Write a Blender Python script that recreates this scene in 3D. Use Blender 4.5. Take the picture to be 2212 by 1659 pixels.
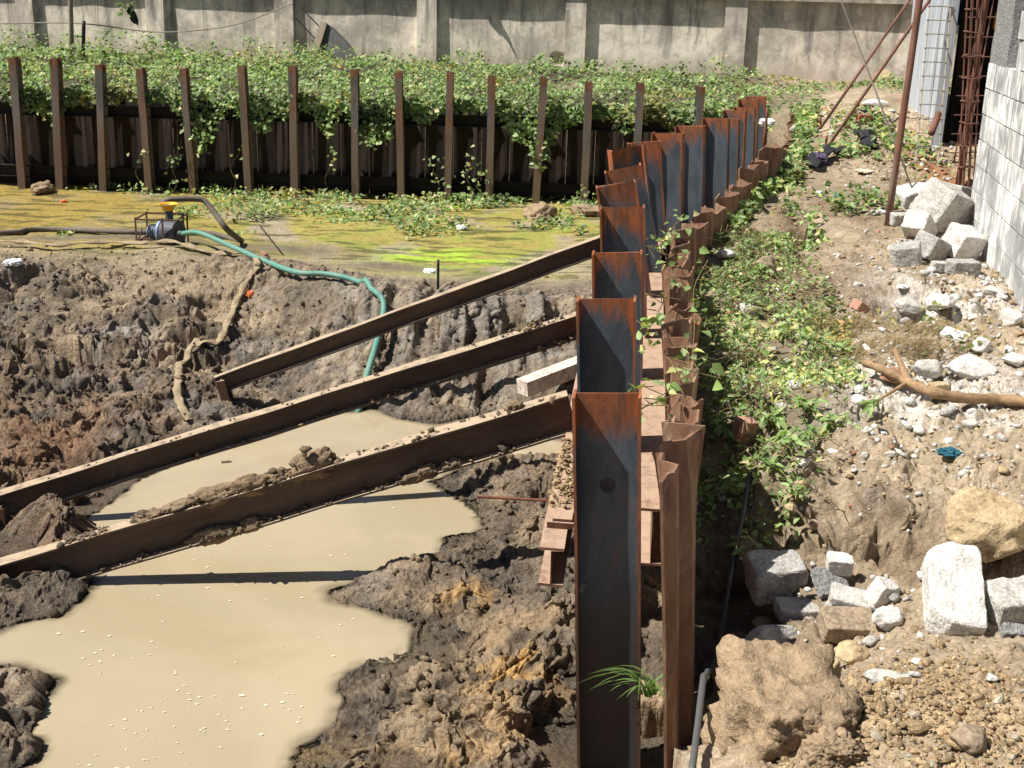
import bpy, bmesh, math, random
import numpy as np
from mathutils import Vector, Matrix, Euler

random.seed(7); RNG = np.random.default_rng(7)
for o in list(bpy.data.objects): bpy.data.objects.remove(o)
SC = bpy.context.scene
COL = SC.collection

# ------------------------------------------------------------------ camera model (photo read at 2212 x 1659)
F, CX, CY = 2684.0, 1106.0, 829.5
PITCH, ROLL, CAMZ = math.radians(17.2), math.radians(1.62), 2.0
_r0 = Vector((1, 0, 0)); _u0 = Vector((0, math.sin(PITCH), math.cos(PITCH))); FWD = Vector((0, math.cos(PITCH), -math.sin(PITCH)))
RIGHT = _r0 * math.cos(ROLL) + _u0 * math.sin(ROLL)
UP = _u0 * math.cos(ROLL) - _r0 * math.sin(ROLL)
CAM = Vector((0, 0, CAMZ))
def ray(u, v): return FWD + RIGHT * ((u - CX) / F) - UP * ((v - CY) / F)
def W(u, v, d): return CAM + ray(u, v) * d                       # sight line at optical depth d
def G(u, v, z):                                                  # sight line meets height z
    r = ray(u, v); return CAM + r * ((z - CAMZ) / r.z)
def PY(u, v, y):
    r = ray(u, v); return CAM + r * (y / r.y)
def PX(u, v, x):
    r = ray(u, v); return CAM + r * (x / r.x)
cam = bpy.data.cameras.new('camera'); camo = bpy.data.objects.new('camera', cam); COL.objects.link(camo)
cam.sensor_width = 36; cam.sensor_fit = 'HORIZONTAL'; cam.lens = 36 * F / 2212
cam.clip_start = 0.05; cam.clip_end = 500
camo.matrix_world = Matrix.Translation(CAM) @ Matrix((RIGHT, UP, -FWD)).transposed().to_4x4()
SC.camera = camo

# ------------------------------------------------------------------ light
SUN_EL, HEAD = math.radians(54), math.radians(10)
travel = Vector((math.cos(HEAD) * math.cos(SUN_EL), math.sin(HEAD) * math.cos(SUN_EL), -math.sin(SUN_EL)))
sl = bpy.data.lights.new('sun', 'SUN'); sl.energy = 4.8; sl.angle = math.radians(0.5); sl.color = (1, 0.955, 0.88)
so = bpy.data.objects.new('sun', sl); COL.objects.link(so); so.rotation_euler = travel.to_track_quat('-Z', 'Y').to_euler()
wd = bpy.data.worlds.new('World'); SC.world = wd; wd.use_nodes = True
nt = wd.node_tree; sky = nt.nodes.new('ShaderNodeTexSky'); sky.sky_type = 'NISHITA'; sky.sun_disc = False
sky.sun_elevation = SUN_EL; sky.sun_rotation = math.atan2(-travel.x, -travel.y)
nt.links.new(sky.outputs[0], nt.nodes['Background'].inputs[0]); nt.nodes['Background'].inputs[1].default_value = 0.036
SC.view_settings.view_transform = 'Standard'; SC.view_settings.look = 'None'
SC.view_settings.exposure = 0.76; SC.view_settings.gamma = 1.0

# ------------------------------------------------------------------ numpy noise
_T = np.random.default_rng(11)
_PERM = _T.permutation(256).astype(np.int32); _PERM = np.concatenate([_PERM] * 3)
_GR = _T.normal(size=(256, 3)); _GR /= np.linalg.norm(_GR, axis=1)[:, None]
_JT = _T.random((256, 3)); _CV = _T.random(256)
def _hash(i, j, k): return _PERM[_PERM[_PERM[i & 255] + (j & 255)] + (k & 255)]
def perlin(p):
    p = np.asarray(p, float); i = np.floor(p).astype(np.int64); f = p - i; w = f * f * f * (f * (f * 6 - 15) + 10)
    out = 0
    for a in (0, 1):
        wa = w[:, 0] if a else 1 - w[:, 0]
        for b in (0, 1):
            wb = w[:, 1] if b else 1 - w[:, 1]
            for c in (0, 1):
                wc = w[:, 2] if c else 1 - w[:, 2]
                g = _GR[_hash(i[:, 0] + a, i[:, 1] + b, i[:, 2] + c)]
                out = out + wa * wb * wc * (g[:, 0] * (f[:, 0] - a) + g[:, 1] * (f[:, 1] - b) + g[:, 2] * (f[:, 2] - c))
    return out * 1.6
def fbm(p, n=4, g=0.5):
    s = 0; a = 1.0; p = np.asarray(p, float)
    for k in range(n):
        s = s + a * perlin(p); p = p * 2.03 + 17.3; a *= g
    return s
def worley(p):
    p = np.asarray(p, float); i = np.floor(p).astype(np.int64)
    f1 = np.full(len(p), 9.0); f2 = np.full(len(p), 9.0); cid = np.zeros(len(p), np.int64)
    for a in (-1, 0, 1):
        for b in (-1, 0, 1):
            for c in (-1, 0, 1):
                h = _hash(i[:, 0] + a, i[:, 1] + b, i[:, 2] + c); j = _JT[h]
                d = (p[:, 0] - i[:, 0] - a - j[:, 0]) ** 2 + (p[:, 1] - i[:, 1] - b - j[:, 1]) ** 2 + (p[:, 2] - i[:, 2] - c - j[:, 2]) ** 2
                m = d < f1; f2 = np.where(m, f1, np.minimum(f2, d)); cid = np.where(m, h, cid); f1 = np.where(m, d, f1)
    return np.sqrt(f1), np.sqrt(f2), _CV[cid]
def chunks(p, s, seed=0.0, warp=0.35, tilt=1.3):                     # broken angular clods: tilted cells with creases between
    q = p / s + seed; q = q + warp * np.stack([perlin(q * 1.3 + 5.2), perlin(q * 1.3 + 31.7), perlin(q * 1.3 + 57.1)], 1)
    i = np.floor(q).astype(np.int64); f1 = np.full(len(q), 9.0); f2 = np.full(len(q), 9.0); ch = np.zeros(len(q), np.int64); off = np.zeros((len(q), 3))
    for a in (-1, 0, 1):
        for b in (-1, 0, 1):
            for c in (-1, 0, 1):
                h = _hash(i[:, 0] + a, i[:, 1] + b, i[:, 2] + c); j = _JT[h]
                o = np.stack([q[:, 0] - i[:, 0] - a - j[:, 0], q[:, 1] - i[:, 1] - b - j[:, 1], q[:, 2] - i[:, 2] - c - j[:, 2]], 1); d = (o * o).sum(1)
                m = d < f1; f2 = np.where(m, f1, np.minimum(f2, d)); ch = np.where(m, h, ch); off = np.where(m[:, None], o, off); f1 = np.where(m, d, f1)
    e = np.sqrt(f2) - np.sqrt(f1); hgt = 0.75 * _CV[ch] + tilt * (_GR[ch] * off).sum(1) * 0.6
    return hgt * sstep(0.0, 0.16, e) - 0.25 * (1 - sstep(0, 0.1, e)), e, _CV[(ch + 77) & 255]
def sstep(a, b, x):
    t = np.clip((x - a) / (b - a), 0, 1); return t * t * (3 - 2 * t)
def idw(cx, cy, cz, x, y, p=1.6, eps=0.02):
    n = 0; d = 0
    for a, b, c in zip(cx, cy, cz):
        w = 1 / ((x - a) ** 2 + (y - b) ** 2 + eps) ** p
        n = n + w * c; d = d + w
    return n / d

# ------------------------------------------------------------------ scene helpers
def tag(o, label=None, cat=None, group=None, kind=None):
    if label: o['label'] = label
    if cat: o['category'] = cat
    if group: o['group'] = group
    if kind: o['kind'] = kind
    return o
def link(name, me, mat=None, parent=None):
    o = bpy.data.objects.new(name, me); COL.objects.link(o)
    if mat is not None and len(me.materials) == 0: me.materials.append(mat)
    if parent is not None: o.parent = parent
    return o
def empty(name, loc, label, cat, group=None):
    o = bpy.data.objects.new(name, None); COL.objects.link(o); o.location = loc; o.empty_display_size = 0.1
    return tag(o, label, cat, group)
def mesh_np(name, v, f, smooth=False, col=None):
    me = bpy.data.meshes.new(name); v = np.asarray(v, np.float32)
    if isinstance(f, np.ndarray):
        k = f.shape[1]; me.vertices.add(len(v)); me.vertices.foreach_set('co', v.ravel())
        me.loops.add(f.size); me.loops.foreach_set('vertex_index', f.astype(np.int32).ravel())
        me.polygons.add(len(f)); me.polygons.foreach_set('loop_start', np.arange(0, f.size, k, dtype=np.int32))
    else:
        me.from_pydata(v.tolist(), [], f)
    me.update(calc_edges=True)
    if col is not None:
        a = me.color_attributes.new('Col', 'FLOAT_COLOR', 'POINT'); c = np.ones((len(v), 4), np.float32); c[:, :3] = col
        a.data.foreach_set('color', c.ravel())
    if smooth: me.polygons.foreach_set('use_smooth', np.ones(len(me.polygons), bool))
    me.validate()
    return me
class MB:                                                        # collects simple solids into one mesh
    def __init__(s): s.v = []; s.f = []
    def add(s, vs, fs):
        n = len(s.v); s.v += [tuple(p) for p in vs]; s.f += [[i + n for i in q] for q in fs]; return s
    def box(s, lo, hi, M=None):
        x0, y0, z0 = lo; x1, y1, z1 = hi
        vs = [Vector(p) for p in ((x0, y0, z0), (x1, y0, z0), (x1, y1, z0), (x0, y1, z0), (x0, y0, z1), (x1, y0, z1), (x1, y1, z1), (x0, y1, z1))]
        if M is not None: vs = [M @ p for p in vs]
        return s.add(vs, [(3, 2, 1, 0), (4, 5, 6, 7), (0, 1, 5, 4), (1, 2, 6, 5), (2, 3, 7, 6), (3, 0, 4, 7)])
    def tube(s, pts, r, n=8, cap=True, sx=1.0):
        pts = [Vector(p) for p in pts]; rr = r if isinstance(r, (list, tuple)) else [r] * len(pts)
        rings = []; side = None
        for i, p in enumerate(pts):
            t = (pts[min(i + 1, len(pts) - 1)] - pts[max(i - 1, 0)]).normalized()
            if side is None: side = t.orthogonal().normalized()
            side = (side - t * side.dot(t)).normalized(); b = t.cross(side)
            rings.append([p + side * math.cos(2 * math.pi * k / n) * rr[i] * sx + b * math.sin(2 * math.pi * k / n) * rr[i] for k in range(n)])
        vs = [q for R in rings for q in R]; fs = []
        for i in range(len(pts) - 1):
            for k in range(n):
                fs.append((i * n + k, i * n + (k + 1) % n, (i + 1) * n + (k + 1) % n, (i + 1) * n + k))
        if cap: fs.append(tuple(range(n - 1, -1, -1))); fs.append(tuple(range((len(pts) - 1) * n, len(pts) * n)))
        return s.add(vs, fs)
    def mesh(s, name, smooth=False): return mesh_np(name, s.v, s.f, smooth)
    def build(s, name, mat, parent=None, smooth=False): return link(name, s.mesh(name, smooth), mat, parent)
def spline(pts, n=8):                                            # Catmull-Rom through points
    P = [Vector(p) for p in pts]; P = [P[0] * 2 - P[1]] + P + [P[-1] * 2 - P[-2]]; out = []
    for i in range(1, len(P) - 2):
        for k in range(n):
            t = k / n; a, b, c, d = P[i - 1], P[i], P[i + 1], P[i + 2]
            out.append(0.5 * ((2 * b) + (c - a) * t + (2 * a - 5 * b + 4 * c - d) * t * t + (3 * b - a - 3 * c + d) * t ** 3))
    out.append(P[-2]); return out

# ------------------------------------------------------------------ materials
class NB:
    def __init__(s, name):
        s.m = bpy.data.materials.new(name); s.m.use_nodes = True; s.t = s.m.node_tree; s.p = s.t.nodes['Principled BSDF']
        s.out = s.t.nodes['Material Output']
    def n(s, typ, ins=None, **kw):
        x = s.t.nodes.new(typ)
        for k, v in kw.items(): setattr(x, k, v)
        for k, v in (ins or {}).items(): s.set(x.inputs[k], v)
        return x
    def set(s, inp, v):
        if isinstance(v, bpy.types.NodeSocket): s.t.links.new(v, inp)
        elif isinstance(v, (tuple, list)) and len(v) == 3 and inp.type == 'RGBA': inp.default_value = (*v, 1)
        else: inp.default_value = v
    def math(s, op, a, b=0.0, clamp=False):
        x = s.n('ShaderNodeMath', operation=op, use_clamp=clamp); s.set(x.inputs[0], a); s.set(x.inputs[1], b); return x.outputs[0]
    def mix(s, f, a, b, mode='MIX'):
        x = s.n('ShaderNodeMix', data_type='RGBA', blend_type=mode); s.set(x.inputs[0], f); s.set(x.inputs[6], a); s.set(x.inputs[7], b); return x.outputs[2]
    def ramp(s, v, lo, hi):
        x = s.n('ShaderNodeMapRange', interpolation_type='SMOOTHSTEP'); s.set(x.inputs[0], v); x.inputs[1].default_value = lo; x.inputs[2].default_value = hi; return x.outputs[0]
    def obj(s): return s.n('ShaderNodeTexCoord').outputs['Object']
    def rnd(s): return s.n('ShaderNodeObjectInfo').outputs['Random']
    def scale(s, v, sc):
        x = s.n('ShaderNodeMapping'); s.set(x.inputs[0], v); x.inputs['Scale'].default_value = sc; return x.outputs[0]
    def noise(s, v, sc, det=5, rough=0.6, dist=0.0, w=None):
        x = s.n('ShaderNodeTexNoise'); s.set(x.inputs['Vector'], v)
        if w is not None: x.noise_dimensions = '4D'; s.set(x.inputs['W'], w)
        x.inputs['Scale'].default_value = sc; x.inputs['Detail'].default_value = det; x.inputs['Roughness'].default_value = rough; x.inputs['Distortion'].default_value = dist
        return x.outputs['Fac']
    def vor(s, v, sc, feat='F1', out='Distance'):
        x = s.n('ShaderNodeTexVoronoi', feature=feat); s.set(x.inputs['Vector'], v); x.inputs['Scale'].default_value = sc; return x.outputs[out]
    def sep(s, v): x = s.n('ShaderNodeSeparateXYZ'); s.set(x.inputs[0], v); return x.outputs
    def bump(s, h, strength=0.4, dist=0.01):
        x = s.n('ShaderNodeBump'); s.set(x.inputs['Height'], h); x.inputs['Strength'].default_value = strength; x.inputs['Distance'].default_value = dist
        s.t.links.new(x.outputs[0], s.p.inputs['Normal'])
    def fin(s, col, rough=0.8, metal=0.0, spec=0.3):
        s.set(s.p.inputs['Base Color'], col); s.set(s.p.inputs['Roughness'], rough); s.set(s.p.inputs['Metallic'], metal); s.set(s.p.inputs['Specular IOR Level'], spec)
        return s.m
M = {}
def m_soil(name, bump=0.6, fine=60, rough=0.92, spec=0.2, tint=0.35):
    b = NB(name); c = b.n('ShaderNodeVertexColor', layer_name='Col').outputs[0]; o = b.obj()
    n1 = b.noise(o, fine, 6, 0.7); n2 = b.noise(o, fine * 0.22, 5, 0.65)
    k = b.math('ADD', b.math('MULTIPLY', n1, 0.9), b.math('MULTIPLY', n2, 1.1)); k = b.math('ADD', b.math('MULTIPLY', b.math('SUBTRACT', k, 1.0), tint * 2.4), 1.0)
    g = b.n('ShaderNodeCombineColor'); [b.set(g.inputs[i], k) for i in range(3)]
    st_ = b.ramp(b.noise(o, fine * 0.8, 5, 0.65), 0.42, 0.56); b.bump(b.math('ADD', b.math('MULTIPLY', n1, 1.2), b.math('MULTIPLY', st_, 0.9)), bump, 0.014)
    wet = b.n('ShaderNodeAttribute', attribute_name='wet').outputs['Fac']
    r = b.math('SUBTRACT', rough, b.math('MULTIPLY', wet, 0.5))
    return b.fin(b.mix(1.0, c, g.outputs[0], 'MULTIPLY'), r, 0, spec)
M['mud'] = m_soil('mud', 0.7, 42)
M['bank'] = m_soil('bank_soil', 0.6, 55, tint=0.45)
M['clod'] = m_soil('clod_soil', 0.7, 70)

def m_steel(name, steel, rust, brown, top=0.22, low=0.6, H=0.25, rustk=0.5, rough=0.75, dust=None, mott=None):
    b = NB(name); o = b.obj(); s = b.sep(o); r = b.rnd(); rw = b.math('MULTIPLY', r, 30)
    st = b.scale(o, (1, 1, 0.28))
    n = b.noise(st, 9, 7, 0.68, 0.5, rw); nb = b.noise(st, 2.6, 4, 0.6, 0.3, rw); nf = b.noise(o, 70, 5, 0.7, 0, rw)
    t = b.math('SUBTRACT', 1.0, b.math('DIVIDE', s[2], top), True)
    ed = b.ramp(b.math('ABSOLUTE', s[0]), H / 2 - 0.03, H / 2 - 0.006)
    k = b.math('ADD', b.math('MULTIPLY', n, 1.1), b.math('MULTIPLY', t, 0.36)); k = b.math('ADD', k, b.math('MULTIPLY', ed, 0.2))
    k = b.math('ADD', k, b.math('MULTIPLY', b.math('SUBTRACT', nb, 0.5), 0.8))
    mk = b.ramp(k, 0.78 - 0.32 * rustk, 0.98 - 0.24 * rustk)
    rc = b.mix(b.ramp(b.noise(st, 22, 4, .6, .3, rw), 0.3, 0.75), rust, tuple(x * 0.4 for x in rust)); rc = b.mix(b.ramp(n, 0.45, 0.7), rc, brown)
    c = b.mix(b.math('MULTIPLY', mk, 0.92), b.mix(b.ramp(n, 0.3, 0.7), tuple(x * 0.7 for x in steel), tuple(x * 1.45 + 0.005 for x in steel)), rc)
    lo = b.ramp(b.math('ADD', s[2], b.math('MULTIPLY', b.math('SUBTRACT', nb, 0.5), 0.5)), low, low + 0.5)
    c = b.mix(b.math('MULTIPLY', lo, 0.85), c, b.mix(n, brown, tuple(x * 0.5 for x in brown)))
    sp = b.ramp(b.noise(o, 16, 3, 0.5, 0, rw), 0.70, 0.76); c = b.mix(b.math('MULTIPLY', sp, 0.3), c, (0.42, 0.36, 0.28))
    if mott: mo_ = b.noise(b.scale(o, (1, 1, 0.35)), 7, 7, .72, .8, rw); c = b.mix(b.math('MULTIPLY', b.ramp(mo_, .5, .68), .75), c, mott); c = b.mix(b.math('MULTIPLY', b.ramp(b.noise(o, 45, 4, .7, 0, rw), .58, .72), .5), c, tuple(x * .35 for x in mott))
    if dust:
        g = b.n('ShaderNodeNewGeometry'); up = b.sep(g.outputs['Normal'])[2]
        du = b.math('MULTIPLY', b.ramp(up, 0.5, 0.9), b.ramp(b.noise(o, 14, 6, 0.7, 0, rw), 0.25, 0.55)); c = b.mix(b.math('MULTIPLY', du, 0.92), c, b.mix(nf, tuple(x * 0.6 for x in dust), dust))
    b.bump(b.math('ADD', nf, b.math('MULTIPLY', n, 2)), 0.35, 0.004)
    return b.fin(c, b.math('ADD', rough - 0.1, b.math('MULTIPLY', nf, 0.25)), 0.0, 0.35)
M['pile'] = m_steel('pile_steel', (0.062, 0.078, 0.096), (0.38, 0.115, 0.035), (0.075, 0.05, 0.036), rustk=0.52)
M['backpile'] = m_steel('back_pile_steel', (0.17, 0.165, 0.165), (0.30, 0.12, 0.06), (0.27, 0.185, 0.13), top=0.12, low=0.55, H=0.2, rustk=0.35, dust=None)
M['strut'] = m_steel('strut_steel', (0.085, 0.058, 0.042), (0.15, 0.07, 0.038), (0.115, 0.07, 0.046), low=50, rustk=0.5, dust=(0.50, 0.385, 0.265))
M['waler'] = m_steel('waler_steel', (0.16, 0.11, 0.085), (0.22, 0.10, 0.055), (0.18, 0.105, 0.07), low=50, rustk=0.6, dust=(0.50, 0.35, 0.25))
M['sheet'] = m_steel('sheet_steel', (0.24, 0.165, 0.115), (0.27, 0.135, 0.08), (0.235, 0.14, 0.085), top=0.12, low=0.2, rustk=0.7, H=9, mott=(.46, .33, .23))
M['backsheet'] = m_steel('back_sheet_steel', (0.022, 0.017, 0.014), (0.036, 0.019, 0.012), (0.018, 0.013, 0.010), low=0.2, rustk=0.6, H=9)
M['rustpole'] = m_steel('rusty_pole_steel', (0.30, 0.22, 0.17), (0.19, 0.07, 0.04), (0.17, 0.09, 0.06), top=9, low=60, rustk=0.55, H=9)
M['rebar'] = m_steel('rebar_steel', (0.16, 0.075, 0.05), (0.2, 0.075, 0.04), (0.13, 0.05, 0.03), top=0.1, low=60, rustk=0.6, H=9)
M['greybar'] = m_steel('grey_rebar_steel', (0.30, 0.27, 0.23), (0.3, 0.2, 0.12), (0.25, 0.2, 0.15), top=0.1, low=60, rustk=0.4, H=9)

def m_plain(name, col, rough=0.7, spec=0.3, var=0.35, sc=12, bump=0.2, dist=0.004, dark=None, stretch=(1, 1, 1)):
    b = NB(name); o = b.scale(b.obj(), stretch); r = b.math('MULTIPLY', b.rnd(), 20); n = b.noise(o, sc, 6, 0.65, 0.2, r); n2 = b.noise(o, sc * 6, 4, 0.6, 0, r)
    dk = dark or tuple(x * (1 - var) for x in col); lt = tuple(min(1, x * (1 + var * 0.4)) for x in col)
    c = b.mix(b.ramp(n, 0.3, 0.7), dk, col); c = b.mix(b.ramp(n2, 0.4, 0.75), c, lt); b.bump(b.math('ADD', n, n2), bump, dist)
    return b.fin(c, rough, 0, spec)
M['conc'] = m_plain('broken_concrete', (0.50, 0.48, 0.44), 0.95, 0.15, 0.5, 12, 0.9, 0.01, dark=(0.22, 0.21, 0.19))
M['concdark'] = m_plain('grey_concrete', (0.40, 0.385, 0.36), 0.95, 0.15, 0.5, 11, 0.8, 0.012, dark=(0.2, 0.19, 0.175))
M['white'] = m_plain('white_mortar', (0.66, 0.64, 0.60), 0.95, 0.15, 0.3, 16, 0.9, 0.010, dark=(0.34, 0.32, 0.29))
M['sandstone'] = m_plain('sandstone', (0.46, 0.36, 0.22), 0.95, 0.15, 0.45, 9, 0.9, 0.014, dark=(0.25, 0.18, 0.10))
M['brown_stone'] = m_plain('brown_stone', (0.34, 0.26, 0.185), 0.95, 0.15, 0.5, 9, 0.7, 0.01)
M['pinkstone'] = m_plain('pink_brick', (0.42, 0.24, 0.17), 0.95, 0.15, 0.4, 9, 0.5, 0.006)
M['brick'] = m_plain('red_brick', (0.38, 0.16, 0.085), 0.95, 0.15, 0.4, 14, 0.5, 0.006)
M['greenhose'] = m_plain('green_hose', (0.055, 0.235, 0.185), 0.6, 0.35, 0.4, 22, 0.3, 0.003, dark=(0.20, 0.25, 0.20))
M['greyhose'] = m_plain('grey_hose', (0.16, 0.135, 0.11), 0.8, 0.2, 0.4, 14)
M['flathose'] = m_plain('canvas_hose', (0.33, 0.255, 0.165), 0.9, 0.15, 0.45, 9, 0.3)
M['black'] = m_plain('black_rubber', (0.025, 0.025, 0.028), 0.6, 0.3, 0.4, 20)
M['polypipe'] = m_plain('poly_pipe', (0.075, 0.08, 0.085), 0.5, 0.4, 0.4, 16, 0.2, 0.003, dark=(0.11, 0.10, 0.085))
M['blue'] = m_plain('pump_blue', (0.05, 0.065, 0.10), 0.6, 0.4, 0.5, 18, 0.2, 0.003, dark=(0.06, 0.055, 0.05))
M['blueface'] = m_plain('pump_light_blue', (0.20, 0.29, 0.45), 0.5, 0.4, 0.3, 14)
M['yellow'] = m_plain('yellow_plastic', (0.80, 0.42, 0.02), 0.5, 0.4, 0.25, 12)
M['lemon'] = m_plain('lemon_plastic', (0.75, 0.62, 0.08), 0.5, 0.4, 0.2, 12)
M['machine'] = m_plain('machine_yellow', (0.70, 0.33, 0.02), 0.45, 0.4, 0.3, 8)
M['orange'] = m_plain('orange_plastic', (0.8, 0.2, 0.05), 0.5, 0.4, 0.2, 12)
M['purple'] = m_plain('purple_cloth', (0.10, 0.075, 0.13), 0.9, 0.1, 0.4, 20)
M['bluecloth'] = m_plain('blue_cloth', (0.03, 0.11, 0.15), 0.9, 0.1, 0.4, 20)
M['teal'] = m_plain('teal_sheet', (0.10, 0.42, 0.47), 0.6, 0.3, 0.25, 8)
M['paper'] = m_plain('white_plastic', (0.85, 0.85, 0.83), 0.6, 0.3, 0.15, 12)
M['wood'] = m_plain('branch_wood', (0.33, 0.22, 0.125), 0.9, 0.15, 0.5, 22, 0.6, 0.006, stretch=(0.25, 1, 1))
M['greywood'] = m_plain('weathered_wood', (0.30, 0.25, 0.19), 0.9, 0.15, 0.4, 14, 0.4, 0.004, stretch=(1, 1, 0.15))
M['whitewood'] = m_plain('white_painted_wood', (0.66, 0.60, 0.54), 0.9, 0.15, 0.5, 26, 0.4, 0.004, dark=(0.26, 0.17, 0.12))
M['tarp'] = m_plain('black_tarpaulin', (0.012, 0.011, 0.010), 0.85, 0.1, 0.5, 5)  # near-black that paints the shade inside the gap by the fence
M['stem'] = m_plain('vine_stem', (0.20, 0.16, 0.08), 0.9, 0.1, 0.4, 20)
def m_zinc():
    b = NB('zinc_sheet'); o = b.obj(); st = b.scale(o, (1, 1, 0.12)); r = b.math('MULTIPLY', b.rnd(), 9); n = b.noise(st, 9, 5, 0.6, 0.3, r); n2 = b.noise(o, 22, 4, 0.6)
    c = b.mix(b.ramp(n, 0.3, 0.7), (0.34, 0.375, 0.42), (0.56, 0.59, 0.63)); c = b.mix(b.math('MULTIPLY', b.ramp(n2, 0.62, 0.75), 0.5), c, (0.35, 0.31, 0.27)); b.bump(n, 0.15, 0.004)
    return b.fin(c, 0.5, 0.25, 0.5)
M['zinc'] = m_zinc()
def m_wall():
    b = NB('stained_plaster'); o = b.obj(); s = b.sep(o); st = b.scale(o, (1, 1, 0.22))
    n = b.noise(o, 0.9, 7, 0.62, 0.6); n2 = b.noise(st, 3.2, 7, 0.66, 0.4); n3 = b.noise(o, 30, 5, 0.7); pat = b.noise(o, 4.2, 5, 0.62, 1.0)
    nm = b.noise(o, 6.5, 7, 0.7, 0.8); c = b.mix(b.ramp(b.math('ADD', b.math('MULTIPLY', n, .6), b.math('MULTIPLY', nm, .4)), 0.38, 0.62), (0.42, 0.37, 0.315), (0.86, 0.775, 0.65)); c = b.mix(b.math('MULTIPLY', b.ramp(b.math('ADD', n2, b.math('MULTIPLY', b.math('SUBTRACT', nm, .5), .5)), 0.5, 0.68), 0.72), c, (0.20, 0.18, 0.16))
    drip = b.noise(b.scale(o, (1, 1, .06)), 5.5, 5, .65, .2); c = b.mix(b.math('MULTIPLY', b.ramp(drip, .54, .66), b.math('MULTIPLY', b.ramp(s[2], .1, 1.3), .75)), c, (0.17, 0.155, 0.14)); hi = b.ramp(b.math('ADD', s[2], b.math('MULTIPLY', b.math('SUBTRACT', n2, 0.5), 1.5)), 0.85, 1.6); c = b.mix(b.math('MULTIPLY', hi, 0.55), c, (0.2, 0.185, 0.17))
    c = b.mix(b.math('MULTIPLY', b.ramp(pat, 0.66, 0.71), 0.7), c, (0.80, 0.76, 0.69))
    cr = b.vor(b.n('ShaderNodeMix', {0: 0.2, 4: o, 5: b.n('ShaderNodeTexNoise', {'Vector': o, 'Scale': 2.0}).outputs['Color']}, data_type='VECTOR').outputs[1], 0.55, 'DISTANCE_TO_EDGE')
    c = b.mix(b.math('MULTIPLY', b.ramp(cr, 0.006, 0.0), b.math('MULTIPLY', b.ramp(n2, 0.48, 0.62), 0.6)), c, (0.76, 0.72, 0.64))
    low = b.ramp(b.math('ADD', s[2], b.math('MULTIPLY', n, -0.5)), 0.2, -0.1); c = b.mix(b.math('MULTIPLY', low, 0.5), c, (0.36, 0.30, 0.235))
    b.bump(b.math('ADD', n3, b.math('MULTIPLY', n2, 1.5)), 0.3, 0.01)
    return b.fin(c, 0.95, 0, 0.15)
M['wall'] = m_wall()
def m_block():
    b = NB('grey_blockwork'); o = b.obj(); st = b.scale(o, (1, 1, 0.14)); n = b.noise(st, 13, 6, 0.7, 0.3); n2 = b.noise(o, 2.6, 5, 0.65, 0.6); n3 = b.noise(o, 60, 5, 0.7)
    f = b.n('ShaderNodeVertexColor', layer_name='Col').outputs[0]
    c = b.mix(b.ramp(n2, 0.32, 0.66), (0.28, 0.28, 0.275), (0.50, 0.495, 0.48)); c = b.mix(b.ramp(b.math('ADD', n, b.math('MULTIPLY', b.math('SUBTRACT', n2, 0.5), 0.7)), 0.5, 0.62), c, (0.78, 0.765, 0.73))
    c = b.mix(b.math('MULTIPLY', b.ramp(n, 0.42, 0.3), 0.55), c, (0.14, 0.14, 0.135)); c = b.mix(1.0, c, f, 'MULTIPLY'); b.bump(b.math('ADD', n3, n), 0.5, 0.006)
    return b.fin(c, 0.95, 0, 0.15)
M['block'] = m_block()
M['plaster'] = m_plain('raw_cement', (0.30, 0.295, 0.29), 0.95, 0.15, 0.3, 9, 1.0, 0.03)
def m_leaf(name, hue=1.0):
    b = NB(name); c = b.n('ShaderNodeVertexColor', layer_name='Col').outputs[0]; b.fin(c, 0.5, 0, 0.35)
    tr = b.n('ShaderNodeBsdfTranslucent'); b.set(tr.inputs[0], b.mix(1.0, c, (1.0, 1.15, 0.45), 'MULTIPLY')); mx = b.n('ShaderNodeMixShader'); mx.inputs[0].default_value = 0.36
    b.t.links.new(b.p.outputs[0], mx.inputs[1]); b.t.links.new(tr.outputs[0], mx.inputs[2]); b.t.links.new(mx.outputs[0], b.out.inputs[0]); return b.m
M['leaf'] = m_leaf('vine_leaf')
def m_water():
    b = NB('muddy_water'); o = b.obj(); n = b.noise(o, 0.8, 5, 0.6, 0.5); n2 = b.noise(b.scale(o, (1, 0.5, 1)), 5, 3, 0.5, 0.6)
    c = b.mix(b.ramp(n, 0.35, 0.68), (0.335, 0.275, 0.18), (0.395, 0.325, 0.218)); b.bump(n2, 0.04, 0.01)
    b.p.inputs['IOR'].default_value = 1.33; b.fin(c, 0.05, 0, 0.5)
    dp_ = b.n('ShaderNodeAttribute', attribute_name='depth').outputs['Fac']; al = b.ramp(b.math('ADD', dp_, b.math('MULTIPLY', b.math('SUBTRACT', n2, .5), .015)), -0.004, 0.075)
    b.set(b.p.inputs['Alpha'], al); return b.m
M['water'] = m_water()
M['foam'] = m_plain('foam', (0.72, 0.62, 0.46), 0.6, 0.3, 0.1, 20)

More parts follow.
